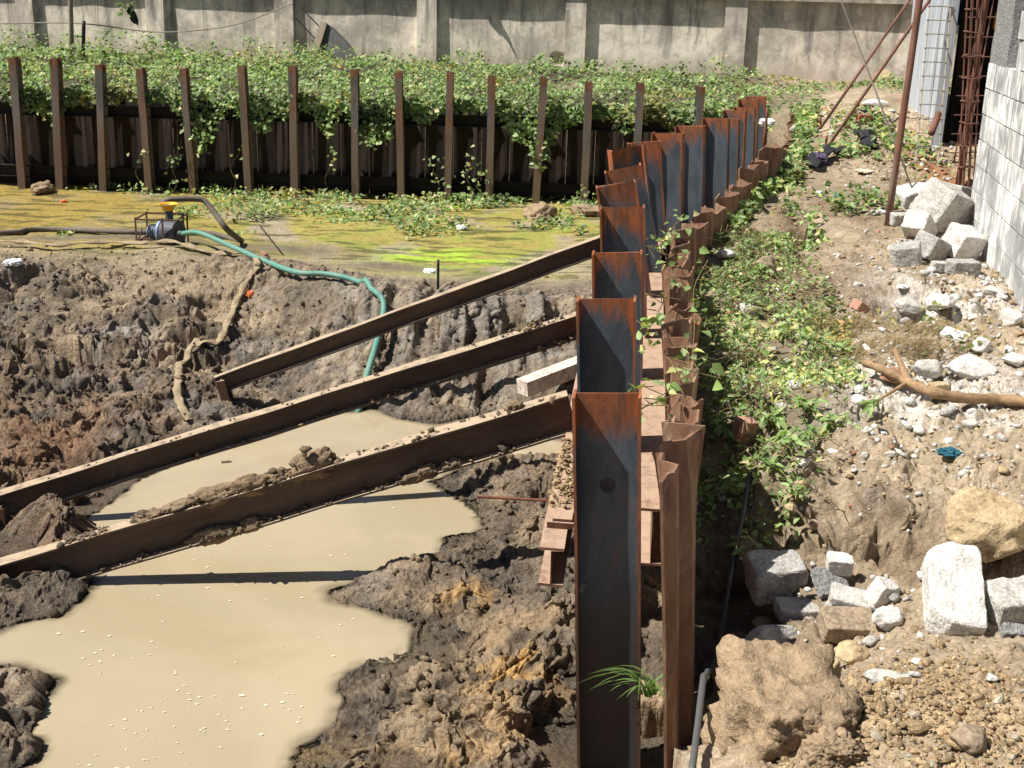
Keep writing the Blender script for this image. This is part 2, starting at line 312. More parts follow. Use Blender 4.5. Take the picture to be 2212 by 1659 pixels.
# ------------------------------------------------------------------ row of king piles (position read from the photo)
PILES = [  # top centre u, v, lower u, v, depth, yaw
 (1311.5, 850, 1316, 1600, 4.56, -6), (1310, 645, 1311, 845, 5.28, -6), (1333, 545, 1334, 640, 6.22, -6), (1344, 447, 1346, 540, 6.9, -6),
 (1330, 397, 1337, 445, 7.75, -2), (1345, 363, 1352, 395, 8.35, -3), (1352, 319, 1364, 430, 8.85, 12), (1391, 307, 1400, 460, 9.3, -6),
 (1443, 287, 1441, 420, 9.85, -17), (1491, 272, 1490, 380, 10.7, -19), (1547, 255, 1545, 345, 11.7, -19), (1571, 257, 1569, 350, 12.6, -20),
 (1588, 238, 1584, 330, 13.6, -20), (1609, 232, 1606, 320, 14.6, -20), (1618, 214, 1614, 310, 15.5, -20), (1634, 208, 1630, 300, 16.4, -20)]
ptop = [W(p[0], p[1], p[4]) for p in PILES]
pbot = [PY(p[2], p[3], t.y + 0.0) for p, t in zip(PILES, ptop)]
row_y = np.array([t.y for t in ptop]); row_x = np.array([(0.5 * t.x + 0.5 * b.x) for t, b in zip(ptop, pbot)])
ry = np.concatenate([[2.0], row_y[[0, 3, 6, 8, 10, 12, 15]], [18.5, 40.0]])
rx = np.concatenate([[0.36], np.array([0.36, 0.62, 0.86, 1.24, 1.93, 2.42, 3.15]), [3.75, 3.75]])
def rowx(y): return np.interp(y, ry, rx)
def sheetx(y): return 0.075 + np.interp(y, [2.0, 4.1, 4.7, 5.6, 6.5, 7.7, 8.7, 9.7, 10.6, 11.6, 13.3, 15.2, 16.3, 17.5, 40], [.30, .545, .625, .725, .82, .95, 1.12, 1.42, 1.78, 2.16, 2.75, 3.28, 3.5, 3.75, 3.75])

# back row
BACK = [(25, 124, 47, 410, 15), (115, 127, 128, 420, 15), (212, 140, 222, 426, 14), (300, 148, 321, 412, 14), (393, 148, 416, 415, 13), (520, 143, 537, 437, 14), (630, 143, 636, 445, 15), (765, 152, 767, 440, 14),
        (860, 155, 866, 440, 14), (972, 157, 966, 462, 14), (1062, 165, 1056, 456, 15), (1175, 170, 1155, 466, 15), (1273, 178, 1260, 466, 15), (1385, 180, 1376, 330, 15), (1516, 187, 1510, 260, 15)]
BY0, BY1 = 17.35, 17.0                                            # the back row runs from left to right at these distances
def backy(x): return np.interp(x, [-9, 3.6], [BY0, BY1])

# ------------------------------------------------------------------ pit terrain
ZW = -0.92
def zm(z): return z + .10 if -.53 < z <= -.44 else z if z > -.74 else -.74 + (z + .74) * .45
shore_px = [(815, 884), (870, 905), (940, 916), (1000, 903), (1060, 893), (1110, 905), (1160, 930), (1205, 945), (1260, 965), (1262, 985), (1205, 998), (1100, 1000), (1000, 1012), (925, 1040), (985, 1078), (1052, 1128),
 (1040, 1146), (962, 1158), (945, 1200), (870, 1225), (780, 1256), (708, 1274), (735, 1296), (805, 1312), (888, 1345), (884, 1400), (858, 1428), (795, 1432), (730, 1470), (742, 1512), (716, 1575), (640, 1615), (625, 1670), (900, 1760), (900, 1900), (-100, 1900), (30, 1700),
 (58, 1640), (68, 1570), (50, 1530), (108, 1472), (40, 1442), (-60, 1430), (-80, 1395), (28, 1348), (130, 1330), (185, 1290), (192, 1240), (150, 1180), (185, 1125), (245, 1082), (300, 1038), (395, 1000), (412, 975), (470, 935), (560, 915), (650, 898), (740, 888)]
SH = np.array([G(u, v, ZW)[:2] for u, v in shore_px])
def seg_sd(P, x, y):
    d = np.full(x.shape, 1e9); ins = np.zeros(x.shape, bool); n = len(P)
    for i in range(n):
        ax, ay = P[i]; bx, by = P[(i + 1) % n]; ex, ey = bx - ax, by - ay
        t = np.clip(((x - ax) * ex + (y - ay) * ey) / (ex * ex + ey * ey + 1e-12), 0, 1)
        d = np.minimum(d, (x - ax - t * ex) ** 2 + (y - ay - t * ey) ** 2)
        c = ((ay > y) != (by > y)) & (x < (bx - ax) * (y - ay) / (by - ay + 1e-12) + ax); ins ^= c
    d = np.sqrt(d); return np.where(ins, -d, d)
pit_ctl = [(u, v, z) for u, v, z in [
 (-200, 545, -.62), (0, 545, -.60), (200, 545, -.58), (400, 548, -.56), (560, 568, -.5), (700, 610, -.46), (800, 628, -.46), (900, 645, -.47), (1000, 655, -.5), (1150, 655, -.52), (1260, 650, -.52),
 (-200, 510, -.72), (100, 515, -.70), (360, 525, -.64), (500, 530, -.72), (700, 570, -.72), (900, 605, -.74), (1100, 620, -.74),
 (-300, 460, -.78), (0, 450, -.78), (300, 440, -.78), (600, 450, -.76), (900, 450, -.76), (1200, 455, -.72), (600, 500, -.78), (900, 540, -.78), (1200, 560, -.78), (0, 490, -.78), (300, 490, -.78),
 (-200, 640, -.68), (0, 640, -.7), (200, 660, -.72), (0, 740, -.78), (250, 740, -.80), (450, 700, -.7), (600, 720, -.72), (0, 860, -.9), (200, 850, -.93), (380, 850, -.98), (550, 800, -.9), (0, 960, -1.0), (250, 950, -1.02),
 (480, 872, -1.3), (430, 885, -1.2), (540, 862, -1.2), (-200, 1000, -.76), (80, 1030, -.80), (0, 1130, -.76), (130, 1150, -.80), (60, 1190, -.80), (-200, 1150, -.74), (700, 760, -.72), (900, 760, -.72), (1100, 760, -.74), (1230, 760, -.74), (0, 1300, -1.02), (-100, 1500, -.95), (20, 1540, -1.0), (-200, 1650, -.9), (-200, 1250, -.95),
 (1150, 1050, -.98), (1060, 1050, -1.0), (1150, 1180, -.98), (1050, 1200, -1.02), (1180, 1300, -.92), (1000, 1330, -.99), (900, 1300, -1.04), (1100, 1440, -.84), (1220, 1450, -.93), (980, 1480, -.92), (900, 1600, -.94), (1050, 1600, -.95), (1230, 1620, -1.03), (1300, 1650, -1.1), (1180, 1560, -.95), (800, 1600, -1.02), (1400, 1620, -1.1), (1450, 1700, -1.1), (1200, 1900, -1.1),
 (1500, 1400, -.75), (1500, 1100, -.8), (1500, 900, -.8), (1450, 700, -.75)]]
pc = np.array([G(c[0], c[1], zm(c[2])) for c in pit_ctl])
ux = lambda x, y, z=None: np.stack([x, y, np.zeros_like(x) if z is None else z], 1)
class Zone:                                                       # a patch of ground: centre and reach from the photo
    def __init__(s, u, v, z, ru, rv):
        z = zm(z) if z < -.62 else z
        c = G(u, v, z); a = G(u, v - rv, z); b = G(u, v + rv, z); d = (c - CAM).dot(FWD); s.c = c; s.rx = ru / F * d; s.ry = abs(a.y - b.y) / 2
    def w(s, x, y): return np.exp(-(((x - s.c.x) / s.rx) ** 2 + ((y - s.c.y) / s.ry) ** 2) * 1.2)
def zsum(L, x, y):
    o = 0
    for z in L: o = np.maximum(o, Zone(*z).w(x, y))
    return o
def pit_base(x, y):
    b = idw(pc[:, 0], pc[:, 1], pc[:, 2], x, y); sd = seg_sd(SH, x, y)
    t = sstep(0.0, 0.5, sd) * 0.75 + 0.25 * sstep(0, 1.3, sd)
    far = sstep(11.2, 12.4, y)
    h = np.where(sd > 0, ZW + 0.015 + np.maximum(b - ZW, 0.04) * t + 0.10 * np.minimum(sd, 0.25), ZW - 0.02 - np.minimum(0.35, -sd * 0.6))
    h = h - 0.30 * np.exp(-((x - .45) / .26) ** 2 - ((y - 4.2) / .55) ** 2)
    return h, sd, far
def fan(xl, xr, ys, nc, bias=None):
    t = np.linspace(0, 1, nc) if bias is None else bias
    X = xl(ys)[:, None] + (xr(ys) - xl(ys))[:, None] * t[None, :]; Y = np.repeat(ys[:, None], nc, 1); return X, Y
def grid_faces(nr, nc, off=0):
    i = np.arange(nr - 1)[:, None] * nc + np.arange(nc - 1)[None, :]; i = i.ravel() + off
    return np.stack([i, i + 1, i + nc + 1, i + nc], 1)
def normals(X, Y, Z):
    P = np.stack([X, Y, Z], 2); du = np.gradient(P, axis=1); dv = np.gradient(P, axis=0); n = np.cross(du, dv); n /= np.linalg.norm(n, axis=2)[:, :, None] + 1e-9
    return n
def lumps(p, s, warp=0.5, seed=0.0):
    q = p / s + seed; q = q + warp * np.stack([perlin(q * 1.3 + 5.2), perlin(q * 1.3 + 31.7), perlin(q * 1.3 + 57.1)], 1)
    f1, f2, c = worley(q); return np.clip(1 - f1 * 1.25, -0.2, 1) * (0.45 + 0.8 * c), f2 - f1, c

TA = np.concatenate([np.linspace(0, .5, 101)[:-1], np.linspace(.5, 1, 960)]); NC = len(TA)
ys = np.concatenate([3.4 * (12.6 / 3.4) ** np.linspace(0, 1, 860), 12.6 * (18.0 / 12.6) ** np.linspace(0, 1, 171)[1:]])
PXg, PYg = fan(lambda y: -1.1 * y - 1.5, lambda y: np.minimum(sheetx(y) + 0.12, 4.2), ys, NC, TA)
x, y = PXg.ravel(), PYg.ravel()
h, sd, far = pit_base(x, y)
NRp = len(ys)
N0 = normals(PXg, PYg, h.reshape(NRp, NC)); p3 = ux(x, y, h)
Nn = N0.reshape(-1, 3)
soft = zsum([(1000, 760, -.8, 330, 110)], x, y)                   # the cut bank with tooth marks
left = zsum([(150, 850, -.9, 430, 260), (60, 1150, -1.05, 300, 160), (-100, 600, -.7, 500, 120), (0, 1540, -1, 160, 120)], x, y)
right = zsum([(1100, 1400, -.9, 330, 330), (1150, 1120, -1, 250, 150), (1050, 1650, -.85, 400, 120)], x, y)
rough = np.clip(0.28 + left + right * 0.9 - soft * 0.12, 0.05, 1) * (1 - 0.93 * far); sh = 0.25 * sstep(-0.3, 0, sd) + 0.75 * sstep(-0.2, 0.16, sd)
big = fbm(ux(x, y) * 1.15 + 3.1, 3)
l1, e1, c1 = chunks(p3, 0.45, 0.0, 0.5); l2, e2, c2 = chunks(p3, 0.19, 9.1, 0.45); l3, e3, c3 = chunks(p3, 0.075, 21.7, 0.4); f4 = fbm(p3 * 30, 4, 0.62); r4 = 1 - np.abs(fbm(p3 * 4.2 + 2, 3)) * 2
gate = 0.3 + 0.7 * sstep(-0.25, 0.35, fbm(p3 * 1.7 + 33, 2))
def stp(q, k=0.16): return sstep(-k, k, q) - 0.5
hol = fbm(p3 * np.array([1.0, 1.5, 1.0]) * 1.7 + 71, 3, .5); relief = (0.13 + .05 * left) * big - (0.16 * left + .05) * sstep(0.05, 0.4, hol) + 0.055 * stp(fbm(p3 * 1.9 + 3, 4, 0.55), .25) + 0.045 * stp(fbm(p3 * 4.1 + 13, 4, 0.55), .2) + gate * (0.027 * stp(fbm(p3 * 8.7 + 23, 4, 0.6), .25) + 0.015 * stp(fbm(p3 * 18 + 43, 3, 0.6), .25) + 0.030 * (l2 - 0.3) + 0.010 * l3)
disp = rough * sh * relief + (0.009 * fbm(p3 * 36, 3, 0.65)) * (0.25 + 0.75 * rough) * (1 - 0.85 * far)
def vecn(p, f, o): return np.stack([fbm(p * f + o, 2), fbm(p * f + o + 33, 2), 0 * p[:, 0]], 1)
shove = (rough * sh * (1 - far))[:, None] * (0.075 * vecn(p3, 3.0, 1.0) + 0.034 * vecn(p3, 8.0, 9.0) + 0.012 * vecn(p3, 20.0, 19.0))
groove = perlin(ux(x * 7.5 + 0.5 * perlin(ux(x * 2, y * 2)), y * 0.7 + h * 0.9)) 
groove2 = perlin(ux(x * 17, y * 1.5 + h * 2, h * 0)) 
disp = np.where(sd > 0, np.maximum(disp, -0.85 * (h - ZW) - 0.015), disp); disp += soft * sh * (0.125 * groove + 0.045 * groove2 - 0.03 * np.clip(0.10 - e2, 0, 0.1) / 0.1)
fl = far * (0.010 * fbm(ux(x, y) * 3, 3)); disp += fl
kz = np.clip(Nn[:, 2:3], 0, 1)
P = p3 + Nn * disp[:, None] + shove
P[:, 2] -= 0.12 * sstep(-0.25, -0.5, sd)
# soil colour
n_a = fbm(p3 * 1.3 + 40, 4); n_b = fbm(p3 * 5 + 60, 3); n_c = fbm(ux(x, y * 0.6) * 1.1 + 80, 5)
C = np.array([0.180, 0.140, 0.100])[None, :] * (1 + 0.25 * n_b[:, None] + 0.35 * (c2[:, None] - 0.5))
def blend(C, col, w): w = np.clip(w, 0, 1)[:, None]; return C * (1 - w) + np.array(col)[None, :] * w
C = blend(C, (0.37, 0.285, 0.19), sstep(0.0, 0.6, n_a + 0.5 * n_b) * 0.8)
C = blend(C, (0.062, 0.056, 0.051), sstep(0.1, 0.7, -n_a + 0.4 * n_b) * 0.7); C = blend(C, (0.17, 0.165, 0.16), sstep(.25, .6, fbm(p3 * 2.1 + 140, 3)) * .5 * (1 - right))
C = blend(C, (0.215, 0.155, 0.098), right * .6 * sstep(-.6, .4, n_b + n_a)); C = blend(C, (0.19, 0.105, 0.06), zsum([(100, 1000, -1, 330, 130), (40, 900, -.95, 200, 120), (150, 1180, -1, 200, 90)], x, y) * sstep(-0.5, 0.3, n_a) * 0.85)
C = blend(C, (0.44, 0.27, 0.105), np.maximum(zsum([(1105, 1430, -.85, 95, 75), (960, 1620, -.9, 60, 70), (1000, 1290, -1, 60, 25), (680, 1600, -1.05, 90, 40)], x, y) * 1.2, zsum([(1010, 1600, -.9, 330, 90)], x, y) * 0.5) * sstep(-0.35, 0.35, n_b + c2 - 0.5))
C = blend(C, (0.30, 0.235, 0.16), zsum([(620, 600, -.5, 260, 45), (350, 590, -.6, 330, 50), (870, 660, -.5, 250, 30), (900, 900, -.5, 1, 1)], x, y) * 0.8)
C = blend(C, (0.36, 0.32, 0.27), zsum([(770, 700, -.6, 70, 55), (280, 730, -.8, 60, 40), (1050, 800, -.9, 60, 50), (1170, 720, -.7, 70, 40)], x, y) * sstep(-0.1, 0.5, n_b) * 0.8)
C = blend(C, (0.235, 0.215, 0.185), soft * sstep(-.5, .4, groove + .5 * n_b) * .75); C = blend(C, (0.05, 0.046, 0.042), soft * sstep(.05, .01, e2) * .7)
ledge = sstep(11.6, 12.8, y + 0.35 * n_c)
C = blend(C, (0.36, 0.30, 0.20), ledge)
alg = sstep(-0.35, 0.25, n_c + 0.12) * sstep(12.0, 13.0, y); C = blend(C, (0.27, 0.20, 0.085), ledge * sstep(-2.5, -6.5, x) * .8)
C = blend(C, (0.39, 0.315, 0.075), alg * ledge * 0.85)
C = blend(C, (0.34, 0.24, 0.06), alg * ledge * sstep(-2.5, -6, x) * .8); C = blend(C, (0.31, 0.33, 0.07), sstep(-6, -1.5, x) * sstep(-0.1, 0.35, n_a + .3 * n_b) * alg * ledge * 0.8)
C = blend(C, (0.40, 0.55, 0.06), zsum([(960, 570, -.76, 150, 26)], x, y) * 1.6 * sstep(-0.45, 0.1, fbm(ux(x * 2, y * 4) + 9, 3))); C = blend(C, (0.055, 0.062, 0.022), ledge * sstep(0.12, 0.45, fbm(ux(x * 1.5, y * 4.5) + 7, 5, .6)) * 0.7)
C = blend(C, (0.20, 0.165, 0.115), zsum([(250, 528, -.7, 350, 12), (620, 545, -.7, 170, 14), (850, 590, -.76, 190, 10)], x, y))
wet = np.clip(sstep(0.055, 0.0, P[:, 2] - ZW), 0, 1); C = blend(C, (0.055, 0.044, 0.033), wet * 0.75 * (sd > -2))
wet = np.maximum(wet, ledge * alg * 0.8)
nb = len(x)
me = mesh_np('pit_floor', P, grid_faces(NRp, NC), True, C); wa = me.attributes.new('wet', 'FLOAT', 'POINT'); wa.data.foreach_set('value', wet.astype(np.float32))
pit = tag(link('pit_floor', me, M['mud']), kind='structure')
PIT = dict(P=P, sd=sd, rough=rough, soft=soft, left=left, right=right, ledge=ledge, x=x, y=y, N=Nn, C=C, area=np.maximum(y, 1) ** 2)
def pit_z(xx, yy):
    i = np.searchsorted(ys, yy); i = min(max(i, 1), NRp - 2); t = (xx - PXg[i, 0]) / (PXg[i, -1] - PXg[i, 0]); j = int(np.interp(t, TA, np.arange(NC))); return float(P.reshape(NRp, NC, 3)[i, j, 2])

gx, gy = np.meshgrid(np.arange(-6.5, 1.05, 0.03), np.arange(3.4, 11.0, 0.03)); wx, wy = gx.ravel(), gy.ravel()
ii = np.clip(np.searchsorted(ys, wy), 1, NRp - 2); tt = np.clip((wx - PXg[ii, 0]) / (PXg[ii, -1] - PXg[ii, 0]), 0, 1); zz = P.reshape(NRp, NC, 3)[ii, np.interp(tt, TA, np.arange(NC)).astype(int), 2]
wf = grid_faces(gx.shape[0], gx.shape[1]); wf = wf[~((wx[wf[:, 0]] > .02) & (wy[wf[:, 0]] < 5.6))]; wme = mesh_np('water', np.stack([wx, wy, wx * 0 + ZW], 1), wf, True); wat = wme.attributes.new('depth', 'FLOAT', 'POINT'); wat.data.foreach_set('value', (ZW - zz).astype(np.float32))
tag(link('water', wme, M['water']), kind='structure')
gb = MB(); gb.add([(-150, -100, -2.4), (150, -100, -2.4), (150, 250, -2.4), (-150, 250, -2.4)], [(0, 1, 2, 3)]); g0 = tag(gb.build('terrain', M['brown_stone']), kind='structure')

# ------------------------------------------------------------------ bank terrain (right side, behind the back row, up to the walls)
bank_ctl = [(1500, 1700, -1.0), (1500, 1560, -.95), (1540, 1640, -.85), (1550, 1500, -.78), (1545, 1420, -.7), (1580, 1700, -.8), (1560, 1900, -1.0), (1700, 1500, -.12), (1700, 1420, -.16), (1750, 1640, -.05), (1850, 1500, .06), (2000, 1500, .05), (2150, 1500, .05), (2300, 1500, .06), (2000, 1640, .06), (2200, 1640, .07), (1900, 1420, .0), (2050, 1400, -.02), (2200, 1400, .02), (1800, 1900, .1), (2300, 1900, .1),
 (1550, 1300, -.6), (1550, 1150, -.5), (1600, 1230, -.4), (1680, 1250, -.26), (1640, 1330, -.34), (1720, 1330, -.26), (1800, 1330, -.2), (1850, 1260, -.18), (1920, 1330, -.14), (1930, 1240, -.14), (1990, 1200, -.12), (2050, 1300, -.1), (2150, 1300, -.1), (2200, 1330, -.06), (1700, 1180, -.2), (1800, 1180, -.16), (1900, 1160, -.06),
 (1620, 1030, .0), (1700, 1075, .08), (1800, 1060, .1), (1900, 1040, .1), (2000, 1040, .1), (2150, 1080, .1), (2300, 1100, .1), (1570, 1000, -.12), (1560, 900, -.05),
 (1700, 950, .1), (1900, 950, .1), (2100, 950, .1), (2300, 950, .12), (1600, 850, .05), (1800, 850, .12), (2000, 850, .13), (2200, 850, .15), (1550, 750, .02), (1700, 720, .14), (1900, 720, .16), (2100, 720, .2), (2300, 750, .24),
 (1540, 620, .05), (1650, 600, .2), (1800, 600, .2), (2000, 600, .25), (2200, 620, .24), (2205, 690, .20), (1600, 520, .22), (1750, 520, .26), (1900, 500, .26), (2080, 480, .29), (2250, 480, .3), (1620, 430, .32), (1750, 420, .36), (1900, 400, .36), (2050, 400, .34), (2200, 400, .36),
 (1650, 330, .45), (1780, 320, .5), (1850, 300, .58), (1950, 300, .56), (1700, 260, .52), (1820, 235, .7), (1900, 245, .78), (1980, 255, .74), (1760, 200, .68), (1900, 190, .82), (1650, 200, .6), (2000, 200, .8), (2200, 240, .8)]
bc = np.array([G(*c) for c in bank_ctl])
bc = np.concatenate([bc, np.array([(-14, 17.8, .36), (-10, 17.8, .38), (-6, 17.7, .40), (-3, 17.6, .40), (0, 17.6, .36), (2, 17.5, .34), (-14, 20, .60), (-10, 20, .60), (-6, 20, .62), (-3, 20, .60), (0, 20, .58), (3, 20, .62),
   (-14, 26, .7), (-8, 26, .72), (-4, 25, .74), (0, 24, .76), (4, 23, .8), (8, 22, .85), (8, 28, .85), (0, 30, .8), (-14, 32, .7), (3.4, 18.4, .56), (12, 18, .8), (12, 12, .5), (12, 6, .3)])])
def bank_base(x, y):
    return idw(bc[:, 0], bc[:, 1], bc[:, 2], x, y, 1.7, 0.03)
ys1 = 2.6 * (17.9 / 2.6) ** np.linspace(0, 1, 640); NC1 = 520
X1, Y1 = fan(lambda y: sheetx(y) + 0.03, lambda y: 0.60 * y + 0.9, ys1, NC1)
ys2 = np.linspace(17.9, 29, 150); NC2 = 420
X2, Y2 = fan(lambda y: y * 0 - 15.0, lambda y: y * 0 + 13.0, ys2, NC2)
def bank_make(X, Y):
    nr, nc = X.shape; x, y = X.ravel(), Y.ravel(); h = bank_base(x, y)
    N = normals(X, Y, h.reshape(nr, nc)).reshape(-1, 3); p3 = ux(x, y, h)
    pitz = zsum([(1720, 1170, -.1, 260, 110)], x, y); sand = zsum([(2000, 1520, .05, 260, 160)], x, y); clod = zsum([(1690, 1500, .1, 120, 150)], x, y)
    rub = zsum([(2000, 820, .15, 230, 110), (2080, 650, .25, 150, 90), (1950, 930, .1, 250, 70)], x, y)
    hole = zsum([(1705, 478, .3, 58, 30), (1660, 575, .2, 26, 22), (1990, 640, .25, 90, 25), (1680, 1120, -.1, 70, 40), (1880, 1120, -.1, 80, 40), (1780, 1150, -.1, 60, 30)], x, y)
    mound = zsum([(1880, 260, .7, 150, 50)], x, y)
    amp = 0.4 + 1.3 * pitz + 0.9 * rub + 0.9 * hole + 0.7 * mound + 0.7 * clod
    big = fbm(p3 * 1.4 + 9, 3); l1, e1, c1 = chunks(p3, 0.34, 3.3, 0.5); l2, e2, c2 = chunks(p3, 0.12, 13.1, 0.45); l3, e3, c3 = chunks(p3, 0.048, 27.7, 0.4); f4 = fbm(p3 * 42, 3, 0.6)
    near = sstep(14, 6, y)
    gate = sstep(-0.2, 0.5, fbm(p3 * 1.9 + 21, 2)); d = amp * (0.05 * big + 0.028 * stp(fbm(p3 * 2.6 + 3, 4, .55), .25) + 0.024 * stp(fbm(p3 * 5.5 + 8, 4, .6), .2) + (0.3 + 0.7 * gate) * (0.022 * (l2 - 0.3) + 0.015 * stp(fbm(p3 * 12 + 5, 4, .6), .2))) + (0.009 * l3 * (0.3 + gate) + 0.008 * fbm(p3 * 34, 3, .65) * (.5 + .5 * amp)) * (0.3 + 0.7 * near) - 0.30 * hole * sstep(-0.15, 0.25, fbm(p3 * 2.2 + 44, 3))
    d += sand * (0.007 * stp(fbm(p3 * 38 + 3, 3, .6), .2) + .008 * stp(fbm(p3 * 16 + 3, 3, .6), .2))
    d -= pitz * 0.15 * sstep(0.05, 0.35, -fbm(p3 * 3.1 + 4, 3)) + 0.03 * rub * sstep(0.1, 0.4, -fbm(p3 * 4 + 14, 3))
    e_l = sstep(0, .12, x - sheetx(y)); P = p3 + N * d[:, None] + (amp * e_l)[:, None] * (0.035 * vecn(p3, 3.5, 1.0) + 0.018 * vecn(p3, 9.0, 9.0))
    na = fbm(p3 * 1.2 + 70, 4); nbb = fbm(p3 * 6 + 90, 4)
    C = np.array([0.36, 0.285, 0.20])[None, :] * (1 + 0.22 * nbb[:, None] + 0.25 * (c2[:, None] - 0.5))
    C = blend(C, (0.20, 0.14, 0.09), sstep(-0.15, 0.55, na + 0.5 * nbb) * 0.75)
    C = blend(C, (0.20, 0.148, 0.098), np.maximum(pitz * 0.7, hole) + zsum([(1850, 420, .36, 230, 45), (1900, 570, .26, 160, 40)], x, y) * 0.45)
    C = blend(C, (0.25, 0.185, 0.12), clod * 0.7); C = blend(C, (0.44, 0.32, 0.18), sand * 0.85 * sstep(-0.7, 0.2, nbb))
    C = blend(C, (0.62, 0.58, 0.52), rub * sstep(-0.25, 0.35, na + 0.7 * nbb + (c2 - 0.5) * 0.6)); C = blend(C, (0.50, 0.40, 0.27), mound * 0.8 * sstep(-0.5, 0.3, nbb))
    C = blend(C, (0.30, 0.14, 0.06), zsum([(2055, 395, .34, 45, 55)], x, y)); C = blend(C, (0.12, 0.085, 0.055), zsum([(1555, 1200, -.4, 55, 330)], x, y) * 0.6)
    vb = zsum([(622, 128, .72, 28, 8), (1250, 205, .5, 60, 8), (1790, 235, .7, 90, 30), (1900, 210, .8, 130, 30), (1780, 260, .6, 120, 30)], x, y)
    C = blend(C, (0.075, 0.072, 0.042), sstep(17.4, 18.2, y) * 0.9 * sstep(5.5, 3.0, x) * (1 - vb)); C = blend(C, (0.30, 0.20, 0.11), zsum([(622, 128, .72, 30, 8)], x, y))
    cr_ = zsum([(1640, 800, .12, 150, 150), (1620, 620, .18, 90, 90), (1680, 900, .1, 110, 70)], x, y); C = blend(C, (0.115, 0.095, 0.055), cr_ * .75 * sstep(-.6, .3, nbb + na))
    return P, C, x, y, N, np.maximum(y, 1) ** 2
b1 = bank_make(X1, Y1); b2 = bank_make(X2, Y2)
# skirt along the sheet line
k1 = X1.shape[0]; edge = b1[0].reshape(k1, NC1, 3)[:, 0].copy(); low = edge.copy(); low[:, 2] = -2.0
e2 = b2[0].reshape(len(ys2), NC2, 3)[0].copy(); low2 = e2.copy(); low2[:, 2] = -2.0
n1, n2 = len(b1[0]), len(b2[0]); V = np.concatenate([b1[0], b2[0], low, low2])
i = np.arange(k1 - 1); sk = np.stack([i * NC1, (i + 1) * NC1, n1 + n2 + i + 1, n1 + n2 + i], 1)
m_ = np.arange(NC2 - 1); m_ = m_[(e2[:-1, 0] < sheetx(17.9) + 0.1)]; sk2 = np.stack([n1 + m_ + 1, n1 + m_, n1 + n2 + k1 + m_, n1 + n2 + k1 + m_ + 1], 1)
Fc = np.concatenate([grid_faces(k1, NC1), grid_faces(len(ys2), NC2, n1), sk, sk2])
CC = np.concatenate([b1[1], b2[1], np.tile((0.12, 0.09, 0.06), (k1 + NC2, 1))])
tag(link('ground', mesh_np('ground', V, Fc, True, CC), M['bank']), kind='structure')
B1 = b1[0].reshape(k1, NC1, 3); B2 = b2[0].reshape(len(ys2), NC2, 3)
def bank_z(xx, yy):
    if yy < 17.9:
        i = min(max(int(np.searchsorted(ys1, yy)), 0), k1 - 1); t = (xx - X1[i, 0]) / (X1[i, -1] - X1[i, 0]); return float(B1[i, int(min(max(t, 0), 1) * (NC1 - 1)), 2])
    i = min(max(int(np.searchsorted(ys2, yy)), 0), len(ys2) - 1); t = (xx + 15) / 28; return float(B2[i, int(min(max(t, 0), 1) * (NC2 - 1)), 2])
def on_bank(u, v):                                                # where a sight line meets the bank
    r = ray(u, v); yy_ = 3.0
    while yy_ < 28:
        p = CAM + r * (yy_ / r.y)
        if p.z <= bank_z(p.x, p.y): return Vector((p.x, p.y, bank_z(p.x, p.y)))
        yy_ += 0.015
    return p

